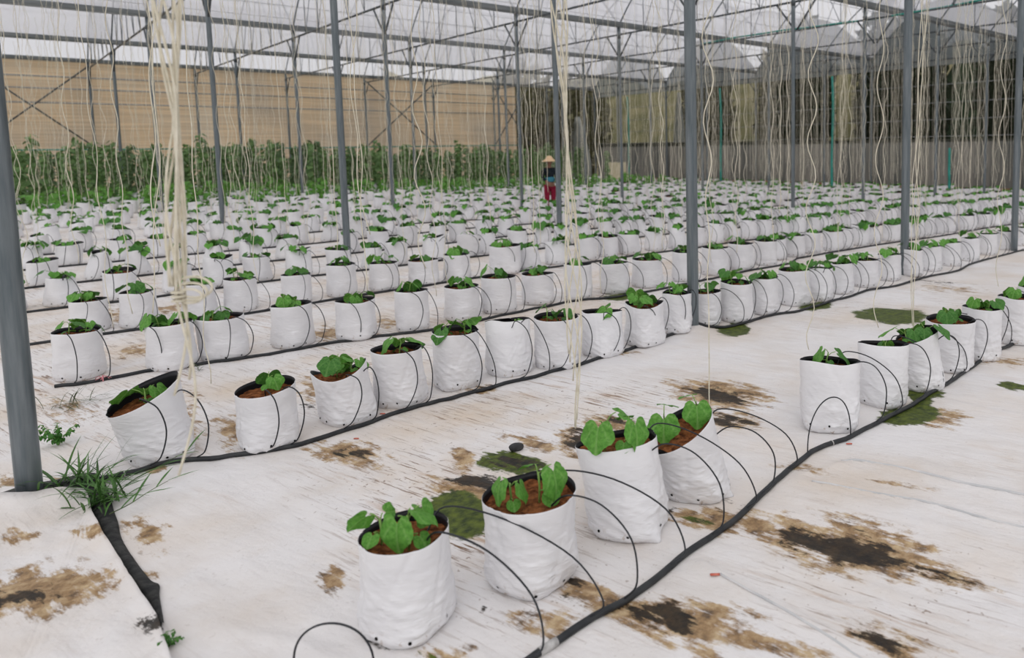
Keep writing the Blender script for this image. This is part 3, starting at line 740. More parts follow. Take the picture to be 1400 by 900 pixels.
def coir_mesh(seed, top, c, h, lean, seg, rings=9, level=.15):
    V = [(0, 0, 0)]; F = []; n = len(top)
    cc = np.array([c[0]-lean[0]*.12, c[1]-lean[1]*.12, c[2]-level*h])
    st = max(1, n//seg); ring = top[::st]; m = len(ring); tz = (ring[:, 2]-c[2])
    V = [cc]
    for i in range(1, rings+1):
        q = cc+(ring-c)*np.array([1, 1, .45])*(i/rings)*(.97); V += list(q)
    V = np.array(V)
    V[:, 2] += .020*vnoise(V[:, 0]*22+seed, V[:, 1]*22, seed)+.010*vnoise(V[:, 0]*60, V[:, 1]*60+seed, seed+1)+.006
    for j in range(m): F.append([0, 1+j, 1+(j+1) % m])
    for i in range(rings-1):
        for j in range(m): F.append([1+i*m+j, 1+(i+1)*m+j, 1+(i+1)*m+(j+1) % m, 1+i*m+(j+1) % m])
    ob = MB(); ob.add(V, F); return ob.mesh('coir', ['coir']), cc
def view_yaw(x, y): return math.atan2(y, x)-PI/2

BAGS = []   # dicts: row, x, y, d, obj, R, h
NROW = 12
def near_bag(row, spec, seed):
    xl, xr, yb, yr = spec['px']; xc = (xl+xr)/2
    g = at(xc, yb); v = g[:2]/np.hypot(*g[:2])
    for _ in range(3):
        d0 = depth(*(g[:2])); R = (xr-xl)/2*d0/FPX*spec.get('w', .965)/math.sqrt(1+((xc-CX)/FPX)**2*.6)
        zz = gzp(*(g[:2]+v*R)); g = at(xc, yb, zz)
    ctr = g[:2]+v*R; h = min(.40, max(.26, height_at(g[0], g[1], yr)-zz))*spec.get('hs', 1)
    yaw = view_yaw(*ctr)
    lean = (spec.get('lean', 0), spec.get('leany', 0)); tilt = spec.get('tilt', (0, 0)); tilt = (tilt[0], tilt[1])
    hi = row < 2; vh = row == 0 or (row == 1 and len(BAGS) < 22)
    me, top, c = bag_mesh(seed, R, h, 112 if vh else 60 if hi else 40, 56 if vh else 34 if hi else 22, lean, tilt, spec.get('dip', 0), spec.get('flat', 1), spec.get('taper', 0), True, spec.get('corner'))
    o = link('grow_bag', me); o.location = (ctr[0], ctr[1], gzp(*ctr)+.001); o.rotation_euler = (0, 0, yaw)
    cm, cc = coir_mesh(seed, top, c, h, lean, 40, level=spec.get('level', .13)); link('coir', cm, o)
    r = random.Random(seed)
    pl = spec.get('plants')
    if pl is None:
        n = 2 if r.random() < .8 else 1
        pl = [((-.28 if n == 2 else 0)*1.0+r.uniform(-.15, .15), r.uniform(-.2, .25), r.choice((2, 3, 3)), r.uniform(.10, .135), r.uniform(.08, .12))]
        if n == 2: pl.append((.28+r.uniform(-.15, .15), r.uniform(-.2, .25), r.choice((2, 2, 3)), r.uniform(.09, .12), r.uniform(.07, .11)))
    for base, hh, lv in spec.get('custom', ()):
        q = MB(); q.tube([(0, 0, -.015), (.004, .003, hh*.5), (0, 0, hh)], .0042, 7); kids = []
        for kind, ox, oy, oz, yw, pt, ro, sz in lv:
            q.tube([(0, 0, min(hh, oz*.75)), (ox*.6, oy*.6, oz*.96), (ox, oy, oz)], .0024, 6); kids.append((kind, leaf_matrix(Vector((ox, oy, oz)), yw, pt, ro, sz)))
        sd = q.build('seedling', 'stem', o); sd.location = (cc[0]+base[0]*R, cc[1]+base[1]*R*spec.get('flat', 1), cc[2]+.45*(tilt[0]*base[0]+tilt[1]*base[1])+.004)
        for kind, mt in kids:
            l = link('seed_leaf' if kind == 'c' else 'leaf', COTY[0] if kind == 'c' else r.choice((LEAVES[0], LEAVES[1], LEAVES[3])), sd); l.matrix_local = mt
    if 'custom' in spec: pl = [None]*0
    for i, (fx, fy, nl, sz, hg) in enumerate(pl):
        s = make_seedling(seed*7+i, nl, sz, hg, o)
        s.location = (cc[0]+fx*R, cc[1]+fy*R*spec.get('flat', 1), cc[2]+.45*(tilt[0]*fx+tilt[1]*fy)+.004); s.rotation_euler = (0, 0, spec.get('prot', r.uniform(0, 6)))
    BAGS.append(dict(row=row, x=ctr[0], y=ctr[1], d=depth(*ctr), o=o, R=R, h=h, n=len(spec['custom']) if 'custom' in spec else len(pl), yaw=yaw, label=spec.get('label')))
    return BAGS[-1]
ROW1 = [
    dict(px=(489, 633, 890, 757), tilt=(.0, .0), custom=[((-.5, .0), .10, [('c', -.02, -.02, .065, -2.2, .5, 0, .06), ('l', -.03, 0, .125, 2.9, .5, .9, .09), ('l', .01, 0, .12, .5, .2, 1.0, .06)]),
        ((.08, -.35), .12, [('l', -.03, -.01, .13, -2.1, 1.15, .2, .125), ('l', .01, 0, .145, -.3, .45, -.2, .115), ('l', .04, .02, .14, .2, 1.0, .8, .095), ('c', .03, -.02, .06, -.8, .7, 0, .065)])], label='nearest white grow bag at the bottom of the photo, two small seedlings over brown coir'),
    dict(px=(657, 801, 826, 703), taper=.10, custom=[((-.42, -.2), .10, [('l', -.025, 0, .125, -2.4, .9, .3, .10), ('l', .03, -.01, .11, -.7, .9, -.4, .09), ('c', .01, -.03, .05, -1.3, .8, 0, .05)]),
        ((.2, -.05), .12, [('l', .05, -.01, .15, -.9, 1.0, -.2, .135), ('l', -.01, .03, .14, 2.6, .1, .3, .075), ('c', .04, -.03, .06, -1.2, .9, 0, .07)])], label='white grow bag directly right of the nearest bag, brown coir and two seedlings showing'),
    dict(px=(800, 926, 748, 625), lean=-.055, tilt=(.02, -.01), flat=.66, corner=-.9, taper=.06, level=.10, custom=[((-.32, -.3), .12, [('l', -.02, -.03, .15, -1.9, .95, .1, .14), ('l', .05, .03, .165, .5, .3, .2, .115)]),
        ((.28, -.3), .11, [('l', .02, -.03, .15, -1.0, 1.0, -.3, .135), ('c', -.02, -.04, .06, -1.8, .6, 0, .065), ('l', 0, .03, .14, 2.2, .3, .2, .08)])], label='third grow bag of the front row, tapering, with broad heart shaped leaves at its left'),
    dict(px=(905, 1003, 693, 600), lean=-.085, leany=-.03, tilt=(.085, .035), corner=-.35, w=1.02, level=.10, custom=[((-.5, -.2), .12, [('l', 0, -.02, .14, -1.6, 1.15, 0, .14), ('l', 0, .04, .16, 1.2, .2, 0, .10)]), ((.45, .15), .12, [('l', 0, -.02, .14, -1.4, 1.05, 0, .13), ('l', -.02, .03, .15, 2.2, .2, 0, .09)])], label='slumped grow bag, mouth tipped to the left, just before the gap in the front row'),
    dict(px=(1088, 1180, 596, 505), taper=.06, flat=.62, tilt=(0, -.012), label='straight sided grow bag standing first after the gap in the front row'),
    dict(px=(1169, 1244, 562, 478), taper=.1, flat=.45, plants=[(.1, .0, 2, .08, .05)], label='grow bag with its top pressed flat and hardly any plant, beside the twisted white strings'),
    dict(px=(1228, 1292, 538, 466), lean=-.04, tilt=(.05, .02), plants=[(-.45, -.3, 3, .14, .08), (.4, 0, 3, .14, .08)], label='grow bag overflowing with dark leaves behind the flat topped bag in the front row'),
    dict(px=(1262, 1334, 513, 444), taper=.1, label='grow bag on the right with wide open black mouth, eighth in the front row'),
    dict(px=(1312, 1370, 496, 425), taper=.08), dict(px=(1360, 1416, 473, 410)), dict(px=(1388, 1440, 455, 396)),
]
ROW2 = [
    dict(px=(170, 276, 638, 546), lean=-.06, tilt=(.075, .02), taper=.05, level=.2, plants=[(.0, .1, 3, .125, .07)], label='leftmost bag of the second row, leaning left, mouth tipped open around one seedling'),
    dict(px=(324, 414, 620, 540), tilt=(.01, .01), label='second row grow bag with tube loops rising above its black rim'),
    dict(px=(437, 520, 585, 515), lean=-.045, tilt=(.02, -.01), dip=.07, plants=[(-.1, 0, 3, .14, .11), (.4, .2, 3, .10, .06)], label='second row grow bag with notched rim, two black corners sticking up around tall leaves'),
    dict(px=(512, 588, 561, 484), lean=-.02, plants=[(.1, 0, 4, .13, .08)], label='second row grow bag carrying one pale bunched seedling, right of the notched bag'),
    dict(px=(591, 661, 536, 460), taper=.02), dict(px=(663, 730, 518, 442), flat=.35, taper=.04, plants=[(.3, 0, 1, .08, .05)], label='closed topped grow bag in the second row with only a leaf tip showing'),
    dict(px=(729, 796, 508, 440)), dict(px=(794, 855, 491, 432), flat=.5, plants=[(.2, 0, 2, .13, .06)]), dict(px=(853, 911, 476, 421), dip=.04), dict(px=(904, 948, 457, 404)), dict(px=(945, 988, 448, 402)),
    dict(px=(983, 1031, 443, 390)), dict(px=(1026, 1066, 432, 382)), dict(px=(1062, 1109, 420, 372)), dict(px=(1102, 1140, 413, 369), flat=.4), dict(px=(1134, 1168, 403, 362)),
    dict(px=(1164, 1202, 394, 358)), dict(px=(1198, 1233, 385, 350)), dict(px=(1231, 1262, 379, 343)), dict(px=(1258, 1288, 372, 338)), dict(px=(1286, 1314, 365, 333)), dict(px=(1312, 1340, 358, 327)), dict(px=(1338, 1364, 350, 321)), dict(px=(1362, 1388, 343, 317)), dict(px=(1386, 1412, 337, 312)),
]
ROW3 = [dict(px=(75, 147, 522, 457), label='leftmost white bag of the third row with pink ribbon at its foot'), dict(px=(202, 271, 509, 447)), dict(px=(274, 345, 495, 438), lean=-.03), dict(px=(372, 432, 478, 421)), dict(px=(459, 518, 467, 415)), dict(px=(540, 590, 455, 401)), dict(px=(607, 659, 441, 396)), dict(px=(657, 709, 430, 382)),
        dict(px=(712, 760, 418, 378)), dict(px=(770, 812, 411, 364)), dict(px=(818, 862, 403, 362)), dict(px=(863, 908, 395, 357)), dict(px=(918, 950, 386, 346)), dict(px=(958, 998, 378, 341)), dict(px=(994, 1032, 371, 335)), dict(px=(1030, 1064, 364, 331))]
ROW4 = [dict(px=(97, 152, 456, 414)), dict(px=(166, 218, 449, 402)), dict(px=(250, 298, 437, 391)), dict(px=(307, 355, 427, 384)), dict(px=(385, 429, 416, 378)), dict(px=(447, 490, 407, 364)), dict(px=(505, 547, 399, 362)), dict(px=(558, 602, 392, 358)), dict(px=(606, 645, 385, 350)), dict(px=(668, 715, 376, 338))]
ROW5 = [dict(px=(48, 96, 423, 384)), dict(px=(115, 150, 411, 357)), dict(px=(142, 168, 413, 371)), dict(px=(200, 232, 402, 352)), dict(px=(228, 274, 395, 347)), dict(px=(310, 352, 391, 356)), dict(px=(380, 412, 384, 346))]
seed = 11
for r_, specs in enumerate((ROW1, ROW2, ROW3, ROW4)):
    for sp in specs: near_bag(r_, sp, seed); seed += 1

# the remaining rows: shared bag shapes, individual until 300, then one stuff object
VAR = []
for s in range(8):
    rr = random.Random(s+50); ln = (rr.uniform(-.03, .03), rr.uniform(-.03, .03))
    me, top, c = bag_mesh(200+s, .165, .33, 32, 16, ln, (rr.uniform(-.02, .025), rr.uniform(-.02, .02)), rr.choice((0, 0, .03)), rr.choice((1, 1, 1, .7, .45)), rr.uniform(0, .08), True)
    cm, cc = coir_mesh(200+s, top, c, .33, ln, 32, 4, .15); VAR.append((me, cm, cc))
def row_end(r_): return {2: 1064, 3: 720}.get(r_)
ROWY = {0: 2.45, 1: 4.75, 2: 6.78, 3: 8.75, 4: 10.55}
for k in range(5, 19): ROWY[k] = 10.55+(k-4)*1.92
cand = []
for r_ in range(2, 19):
    own = [b['x'] for b in BAGS if b['row'] == r_]
    x = (max(own)+.47) if own else random.uniform(-.6, -.2)
    while x < XEND-1.0:
        jx, jy = x+random.uniform(-.06, .06), ROWY[r_]+random.uniform(-.07, .07)
        px, py, d = proj((jx, jy, .2))
        if d > 1 and -25 < px < 1425 and not (26.3 < jx < 28.8 and 815 < px < 875) and abs(min((abs(q-jx) for q in XK), default=9)) > (.2 if r_ in (5, 9, 13) else -1): cand.append((d, r_, jx, jy))
        x += random.uniform(.44, .52) if r_ < 6 else random.uniform(.46, .60)
cand.sort(); keep = 300-len(BAGS)
for d, r_, x, y in cand[:keep]:
    me, cm, cc = random.choice(VAR); o = link('grow_bag', me); sc = random.uniform(.92, 1.08)
    o.location = (x, y, gzp(x, y)+.001); o.rotation_euler = (0, 0, random.uniform(0, 6.28)); o.scale = (sc, sc, random.uniform(.92, 1.1))
    link('coir', cm, o); n = random.choice((1, 2, 2, 2))
    for i in range(n):
        s = link('seedling', random.choice(MIDSEED), o); s.location = (cc[0]+random.uniform(-.07, .07), cc[1]+(i-.5)*.12*(n-1), cc[2]); s.rotation_euler = (0, 0, random.uniform(0, 6.28))
        k = random.uniform(.85, 1.15); s.scale = (k, k, k)
    BAGS.append(dict(row=r_, x=x, y=y, d=d, o=o, R=.165, h=.33, n=n, yaw=0, label=None))
# labels: row from the front, place in the row from the left
rown = ['front row', 'second row', 'third row', 'fourth row', 'fifth row', 'sixth row', 'seventh row', 'eighth row', 'ninth row', 'tenth row', 'eleventh row', 'twelfth row', 'thirteenth row']+[ordinal(k)+' row' for k in range(14, 21)]
for r_ in range(19):
    row = sorted([b for b in BAGS if b['row'] == r_], key=lambda b: b['x'])
    for i, b in enumerate(row):
        lab = b['label'] or 'white grow bag, %s, %s from the left in the %s from the front' % ('two seedlings' if b['n'] == 2 else 'one seedling', ordinal(i+1), rown[r_]) if r_ else b['label'] or 'white grow bag near the right edge, %s along the front row' % ordinal(i+1)
        tag(b['o'], lab, 'grow bag', 'grow bags of the '+rown[r_])
# beyond those: one object
ob = MB(); rb = random.Random(5)
for d, r_, x, y in cand[keep:]:
    R, h, sg = .165*rb.uniform(.92, 1.1), .33*rb.uniform(.9, 1.12), 12; z0 = float(gz(x))-.004; a = np.arange(sg)*2*PI/sg+rb.random()
    tx, ty, lx, ly = rb.uniform(-.03, .03), rb.uniform(-.03, .03), rb.uniform(-.03, .03), rb.uniform(-.03, .03); fl = rb.choice((1, 1, 1, .6))
    V = []
    for t, rad in ((0, .86), (.08, .97), (.5, 1.0), (1, .98)):
        V += [(x+R*rad*math.cos(q)+lx*t, y+R*rad*math.sin(q)*(1+(fl-1)*t)+ly*t, z0+h*t+t*t*(tx*math.cos(q)+ty*math.sin(q))) for q in a]
    ob.add(V, [[i*sg+j, i*sg+(j+1) % sg, (i+1)*sg+(j+1) % sg, (i+1)*sg+j] for i in range(3) for j in range(sg)], 0)
    top = np.array(V[-sg:]); c = top.mean(axis=0); low = c+(top-c)*.96; low[:, 2] -= .05
    ob.add(np.vstack([top, low]), [[j, sg+j, sg+(j+1) % sg, (j+1) % sg] for j in range(sg)], 1)
    ob.add(low, [list(range(sg))], 2)
    for i in range(rb.choice((1, 1, 2))):
        merged_seedling(ob, rb.randrange(1000), 3, .125, .075, Vector((c[0]+rb.uniform(-.07, .07), c[1]+rb.uniform(-.05, .05), c[2]-.04)), rb.uniform(0, 6), 3, 0)
tag(ob.build('grow_bag', ['bag', 'black_film', 'coir', 'stem', 'leaf', 'leaf_dark']), 'mass of distant white grow bags with seedlings filling the far rows', 'grow bags', kind='stuff')

# ------------------------------------------------------------------ drip pipes with their micro tubes
PIPES = [
    [(560, 1010), (690, 925), (740, 892), (800, 856), (870, 812), (940, 757), (1000, 715), (1060, 661), (1110, 620), (1165, 598), (1215, 572), (1262, 545), (1300, 522), (1340, 496), (1400, 462), (1450, 438)],
    [(-40, 698), (20, 688), (66, 676), (110, 666), (150, 658), (190, 647), (230, 634), (300, 626), (390, 613), (450, 597), (520, 573), (600, 549), (690, 527), (770, 506), (840, 485), (905, 464), (950, 451), (1000, 446), (1050, 433), (1100, 424), (1137, 412), (1160, 406), (1190, 397), (1225, 391), (1248, 384), (1275, 376), (1310, 367), (1330, 356), (1380, 341), (1430, 328)],
    [(75, 530), (130, 523), (200, 510), (240, 505), (350, 487), (450, 470), (520, 461), (600, 450), (700, 430), (787, 412), (837, 407), (910, 394), (945, 387), (1010, 373), (1080, 360)],
    [(20, 434), (60, 428), (95, 423), (150, 458), (200, 452)],
]
def pipe_z(p, r): return np.array([p[0], p[1], gzp(p[0], p[1])+r*.9])
def pipe_obj(pts, r, label):
    ob = MB(); ob.tube(pts, r, 10); o = ob.build('drip_pipe', 'pipe'); return tag(o, label, 'pipe', 'black drip irrigation pipes')
PR = .0135
pipes = {}
plabel = ['black drip pipe snaking along the front row at lower right', 'black drip pipe along the second row, starting in the weeds at the left post', 'black drip pipe along the third row, tied with pink ribbon at its left end',
          'black drip pipe along the fourth row of bags', 'black drip pipe along the fifth row of bags', 'black drip pipe along the sixth row of bags', 'black drip pipe along the seventh row of bags', 'black drip pipe along the eighth row of bags']
for r_ in range(8):
    if r_ < 3:
        P = [at(*q) for q in PIPES[r_]]; P = catmull([(p[0], p[1], 0) for p in P], 6)
    else:
        P = np.array([(x, ROWY[r_]-.24+.05*math.sin(x*1.1+r_)+.03*math.sin(x*2.7), 0) for x in np.arange(.2 if r_ == 3 else -.3, XEND-1.5, .4)])
    if r_ == 2:
        ex = np.array([(x, ROWY[2]-.23+.04*math.sin(x*1.3), 0) for x in np.arange(P[-1][0]+.5, XEND-1.5, .5)]); P = np.vstack([P, ex])
    if r_ == 1:
        ex = np.array([(x, ROWY[1]-.23, 0) for x in np.arange(P[-1][0]+.6, XEND-6, .6)]); P = np.vstack([P, ex])
    P = np.array([pipe_z(p, PR) for p in P])
    o = pipe_obj(P, PR if r_ < 3 else .015, plabel[r_]); pipes[r_] = (o, P)
def pipe_near(r_, x, y):
    P = pipes[r_][1]; i = int(np.argmin((P[:, 0]-x)**2+((P[:, 1]-y)**2)*.0)); return P[i]
def on_pipe(r_, x):
    P = pipes[r_][1]; return np.array([np.interp(x, P[:, 0], P[:, k]) for k in range(3)])
def tube_pts(s, rimp, inner, bow, up):
    s, rimp, inner = map(np.asarray, (s, rimp, inner)); side = np.array(bow)
    return catmull([s, s+side*.55+np.array([0, 0, up*.33]), s*.72+rimp*.28+side*.95+np.array([0, 0, up*.62]), s*.30+rimp*.70+side*.7+np.array([0, 0, up*.42]), rimp, inner], 6)
TV = None
for r_ in range(8):
    po, P = pipes[r_]; row = sorted([b for b in BAGS if b['row'] == r_], key=lambda b: b['x']); k = 0
    rr = random.Random(40+r_)
    for b in row:
        if b['x'] > P[-1][0]-.2: continue
        for s_ in (0, 1):
            if k >= 98: break
            sx = b['x']+(-.07 if s_ == 0 else .10)+rr.uniform(-.05, .05)
            if r_ == 0: sx = b['x']+(.15 if s_ == 0 else .42)+rr.uniform(-.03, .03)
            s = on_pipe(r_, sx); s[2] += .008; cx_, cy_ = b['x'], b['y']; zt = gzp(cx_, cy_)+b['h']
            # rim point on the pipe side of the bag
            a = math.atan2(s[1]-cy_, s[0]-cx_)+rr.uniform(-.25, .25)
            if r_ == 0: a = (.15 if s_ else -1.15)+rr.uniform(-.12, .12)
            rim = np.array([cx_+math.cos(a)*b['R']*1.03, cy_+math.sin(a)*b['R']*1.03, zt+.012+rr.uniform(0, .02)])
            inn = np.array([cx_+math.cos(a)*b['R']*.50, cy_+math.sin(a)*b['R']*.50, zt-.045])
            bw = rr.uniform(.08, .12) if r_ == 0 else rr.uniform(.01, .09)
            pts = tube_pts(s, rim, inn, (bw, -.045 if r_ == 0 else -.085, 0), rr.uniform(.10, .17))
            ob = MB(); ob.tube(pts, .0036 if r_ < 4 else .0042, 6 if r_ < 3 else 4, caps=False); ob.build('dripper_tube', 'tube', po); k += 1
# spare loops lying on the front row pipe: one rising at the lower left, one arching before the bag after the gap
def loop_tube(r_, pix, hs, rad=.0036):
    P = [at(*q)+np.array([0, 0, h]) for q, h in zip(pix, hs)]; ob = MB(); ob.tube(catmull(P, 8), rad, 6); ob.build('dripper_tube', 'tube', pipes[r_][0])
def arch_loop(r_, pa, pb, apex, rad=.0036):
    """an upright loop from one ground pixel to another, its top reaching the pixel height apex"""
    A, B = at(*pa), at(*pb); m = (A+B)/2; h = height_at(m[0], m[1], apex)
    pts = [A+(B-A)*(.5-.5*math.cos(PI*t))*1.0+np.array([0, 0, h*math.sin(PI*t)**.8+.004]) for t in np.linspace(0, 1, 24)]
    ob = MB(); ob.tube(pts, rad, 6); ob.build('dripper_tube', 'tube', pipes[r_][0])
arch_loop(0, (402, 915), (512, 915), 854)
arch_loop(0, (1104, 622), (1163, 599), 545)
for px in (752, 148, 1048, 507): pass
def pipe_tape(r_, px, ln=.05):
    P = pipes[r_][1]; i = int(np.argmin([abs(proj(p)[0]-px) for p in P])); i = min(max(i, 1), len(P)-2)
    d = P[i+1]-P[i-1]; d /= np.linalg.norm(d); ob = MB(); ob.tube([P[i]-d*ln/2, P[i]+d*ln/2], PR*1.15, 10); ob.build('pipe_tape', 'clamp', pipes[r_][0])
pipe_tape(0, 752, .07); pipe_tape(0, 1137, .006); pipe_tape(1, 168, .006); pipe_tape(1, 8, .006)

# ------------------------------------------------------------------ hanging twine
def twine_pts(L, seed, amp=.018, per=.42, step=.05):
    r = random.Random(seed); z = np.arange(0, L+step, step); p1, p2 = r.uniform(0, 6), r.uniform(0, 6); pr = per*r.uniform(.8, 1.3)
    g = np.clip(z/.4, 0, 1)
    w = 2*PI/pr; mod = .6+.7*vnoise(z*.7+seed, z*0, seed)
    x = amp*g*mod*2*np.sin(w*z+p1+2*vnoise(z*.9, z*0, seed+2))+.07*vnoise(z*.45, z*0+seed, seed+1)*g
    y = amp*g*mod*2*np.sin(w*z*.93+p2)
    return np.column_stack([x, y, -z])
def twine_mesh(L, seed, rad=.0030, sides=5, **kw):
    ob = MB(); ob.tube(twine_pts(L, seed, **kw), rad, sides); return ob.mesh('twine', ['twine'])
ZW = 5.32
TW = [twine_mesh(ZW-.42+.1*(s % 3), s+70, .0032, 4, amp=.009+.004*(s % 3), per=.55, step=.07) for s in range(12)]
wires = {}
for r_ in range(0, 12):
    ob = MB(); ob.tube([(XK[0], ROWY[r_], ZW), (XEND, ROWY[r_], ZW)], .006, 5)
    tag(ob.build('trellis_wire', 'wire'), 'thin overhead wire the twine hangs from above the %s of bags' % rown[r_], 'wire', 'overhead trellis wires')
def custom_twine(name, px, ptop, pbot, row, label, strands=1, rad=.0036, amp=.02, per=.42, spread=.02, hook=None):
    """twine hanging over a row; pbot is the image height where it ends"""
    d = ROT.T @ np.array([(px-CX)/FPX, -(pbot-CY)/FPX, 1.0]); k = ROWY[row]/d[1]; x, y = d[0]*k, ROWY[row]
    zb = max(.06, CAMH+d[2]*k); L = ZW-zb
    if strands == 1:
        o = link(name, twine_mesh(L, int(px), rad, 5, amp=amp, per=per)); o.location = (x, y, ZW)
    else:
        o = empty(name, (x, y, ZW)); rr = random.Random(int(px))
        for i in range(strands):
            Ls = L-(rr.uniform(0, .5) if i else 0)
            if hook and i > 2: Ls = hook+rr.uniform(-.02, .05)
            z = np.arange(0, Ls, .04); ph = i*2*PI/strands
            tw = 2*PI*z/(per*2.6)
            env = spread*(.35+.9*np.abs(np.sin(z*2.4+.8))+.3*vnoise(z*2+i, z*0, i))
            bx = .05*np.sin(z*1.1+px)
            if hook: env = env*(.18+.82*np.clip(np.abs(z-hook)/.45, 0, 1))
            xx = bx+env*np.cos(tw+ph)+.012*np.sin(z*9+i); yy = env*np.sin(tw+ph)
            ob = MB(); ob.tube(np.column_stack([xx, yy, -z]), rad, 5); ob.build('strand', 'twine', o)
    if hook:
        kb = .05*math.sin(hook*1.1+px); ob = MB()
        for k in range(3):
            t = np.linspace(-.9, 5.6, 30); rx, rz = .036+.008*k, .020+.005*k
            ob.tube(np.column_stack([kb+.022+rx*np.cos(t)*.72+.006*k, -.022-rx*np.cos(t)*.7, -hook+.012*k+rz*np.sin(t)]), rad, 5)
            t = np.linspace(0, 2*PI, 20); ob.tube(np.column_stack([kb+.016*np.cos(t), .016*np.sin(t), -hook-.012+.012*k+0*t]), rad, 5)
        ob.build('knot', 'twine', o)
    tag(o, label, 'twine'); return o
custom_twine('twine_bundle', 256, 0, 655, 0, 'thick bundle of many cream twines hanging at the left, nearest the camera', 9, .0036, spread=.034, per=.55, hook=4.07)
custom_twine('twine_bundle', 776, 0, 600, 0, 'bundle of cream twines hanging in the centre of the photo before the distant worker', 6, .0030, spread=.020, per=.6)
custom_twine('twine_bundle', 1250, 0, 572, 0, 'loosely twisted white twines ending beside the flat topped bag at right', 3, .0026, spread=.018, per=.5)
for px, pb, lab in ((972, 548, 'thin looped twine hanging right of the big post, ending above the brown stain'), (1110, 470, 'wavy cream twine ending over bare sheet between the two nearest rows'), (1196, 440, 'thin cream twine ending above the green moss patch at right'), (1362, 392, 'wavy cream twine hanging at the right before the last post')):
    custom_twine('twine', px, 0, pb, 0, lab, 1, .0028, amp=.014)
for px, pb, lab, ns in ((510, 400, 'pair of twines twisted together left of the tall centre posts', 2), (225, 430, 'twines twisted together hanging behind the thick left bundle', 2), (1149, 368, 'pair of twisted cream twines over the right part of the second row', 2), (1256, 372, 'group of wavy twines hanging along the post on the right', 3), (1390, 330, 'wavy twines hanging along the rightmost post', 3), (1312, 330, 'pair of crossing twines between the two right posts', 2)):
    custom_twine('twine_bundle', px, 0, pb, 1, lab, ns, .0029, spread=.022, per=.7)
def over_post(x, y): return any(abs(x-p[0]) < .12 and abs(y-p[1]) < .4 for p in POSTS)
# single twines row by row
tw_c = []
rt = random.Random(17)
for r_ in range(1, 16):
    x = rt.uniform(0, .5) if r_ > 1 else .9
    while x < XEND-2:
        px, py, d = proj((x, ROWY[r_], 1.8))
        if d > 2 and -10 < px < 1410: tw_c.append((d, r_, x))
        dx = rt.choice((.10, .35, .45, .6, .9)) if px < 930 else rt.choice((.08, .25, .4, .55))
        if r_ > 8: dx *= 1.9
        x += dx*(1.45 if r_ < 5 else 1.0)
tw_c.sort()
for d, r_, x in tw_c[:260]:
    o = link('twine', rt.choice(TW)); o.location = (x, ROWY[r_]+rt.uniform(-.04, .04), ZW+float(gz(x))*0); o.rotation_euler = (0, 0, rt.uniform(0, 6.28)); o.scale = (1, 1, rt.uniform(.86, 1.0))
    tag(o, 'single wavy cream twine hanging over the %s of bags' % rown[r_] if r_ < 13 else 'single cream twine hanging far back over the bags', 'twine', 'single twines over the %s of bags' % rown[min(r_, 12)])
ob = MB()
for d, r_, x in tw_c[260:]:
    p = twine_pts(ZW-.5-rt.uniform(0, .5), rt.randrange(1300), .012, .6, .30); ob.tube(p+np.array([x, ROWY[r_], ZW]), .0040, 3, caps=False)
tag(ob.build('twine', 'twine'), 'countless cream twines hanging in the distance before the end walls', 'twine', kind='stuff')

# ------------------------------------------------------------------ taller crop at the far left and back
QL = []
for s in range(3):
    V, F = leaf_grid(2, 10, s+20, fold=.15, droop=.5)[:2]; QL.append((V, F))
def vine_mesh(seed, h, n, w, size, mats):
    ob = MB(); r = random.Random(seed)
    ob.tube([(.02*math.sin(z*4+seed), .02*math.cos(z*3), z) for z in np.linspace(0, h, 8)], .010, 5, 0)
    for i in range(n):
        z = h*(i+.5)/n*.98+.04; a = i*2.4+r.uniform(-.5, .5); L = w*r.uniform(.5, 1.1)*(1-.45*z/h*(h > 1.2))
        A = np.array(leaf_matrix(Vector((math.cos(a)*L*.55, math.sin(a)*L*.55, z)), a, r.uniform(.1, 1.0), r.uniform(-.5, .5), size*r.uniform(.7, 1.2))); V, F = r.choice(QL)
        ob.add(V @ A[:3, :3].T+A[:3, 3], F, 1)
    return ob.mesh('vine_plant', mats)
TALL = [vine_mesh(s, 1.85+.12*(s % 3), 46, .22, .20, ['stem', 'tall_dark' if s % 2 else 'leaf_tall']) for s in range(5)]
SHORT = [vine_mesh(s+40, .62+.07*(s % 3), 17, .17, .17, ['stem', 'leaf_fresh']) for s in range(4)]
rp = random.Random(3); np_ = {'t': 0, 's': 0}; far = []
def plant(kind, x, y):
    px, py, d = proj((x, y, .5))
    if d < 2 or px < -30 or px > 1010: return
    far.append((d, kind, x, y))
for y in (25.6, 27.4, 29.2):
    x = .2
    while x < (XEND-6 if y > 26 else 14):
        if y > 26 or rp.random() < .6: plant('s', x+rp.uniform(-.1, .1), y+rp.uniform(-.12, .12))
        x += rp.uniform(.42, .62)
for y in (31.0, 32.8, 34.6, 36.4, 38.2):
    x = .2
    while x < 25:
        if x < 19 or rp.random() < .75: plant('t', x+rp.uniform(-.1, .1), y+rp.uniform(-.15, .15))
        x += rp.uniform(.42, .62)
far.sort(); st = MB()
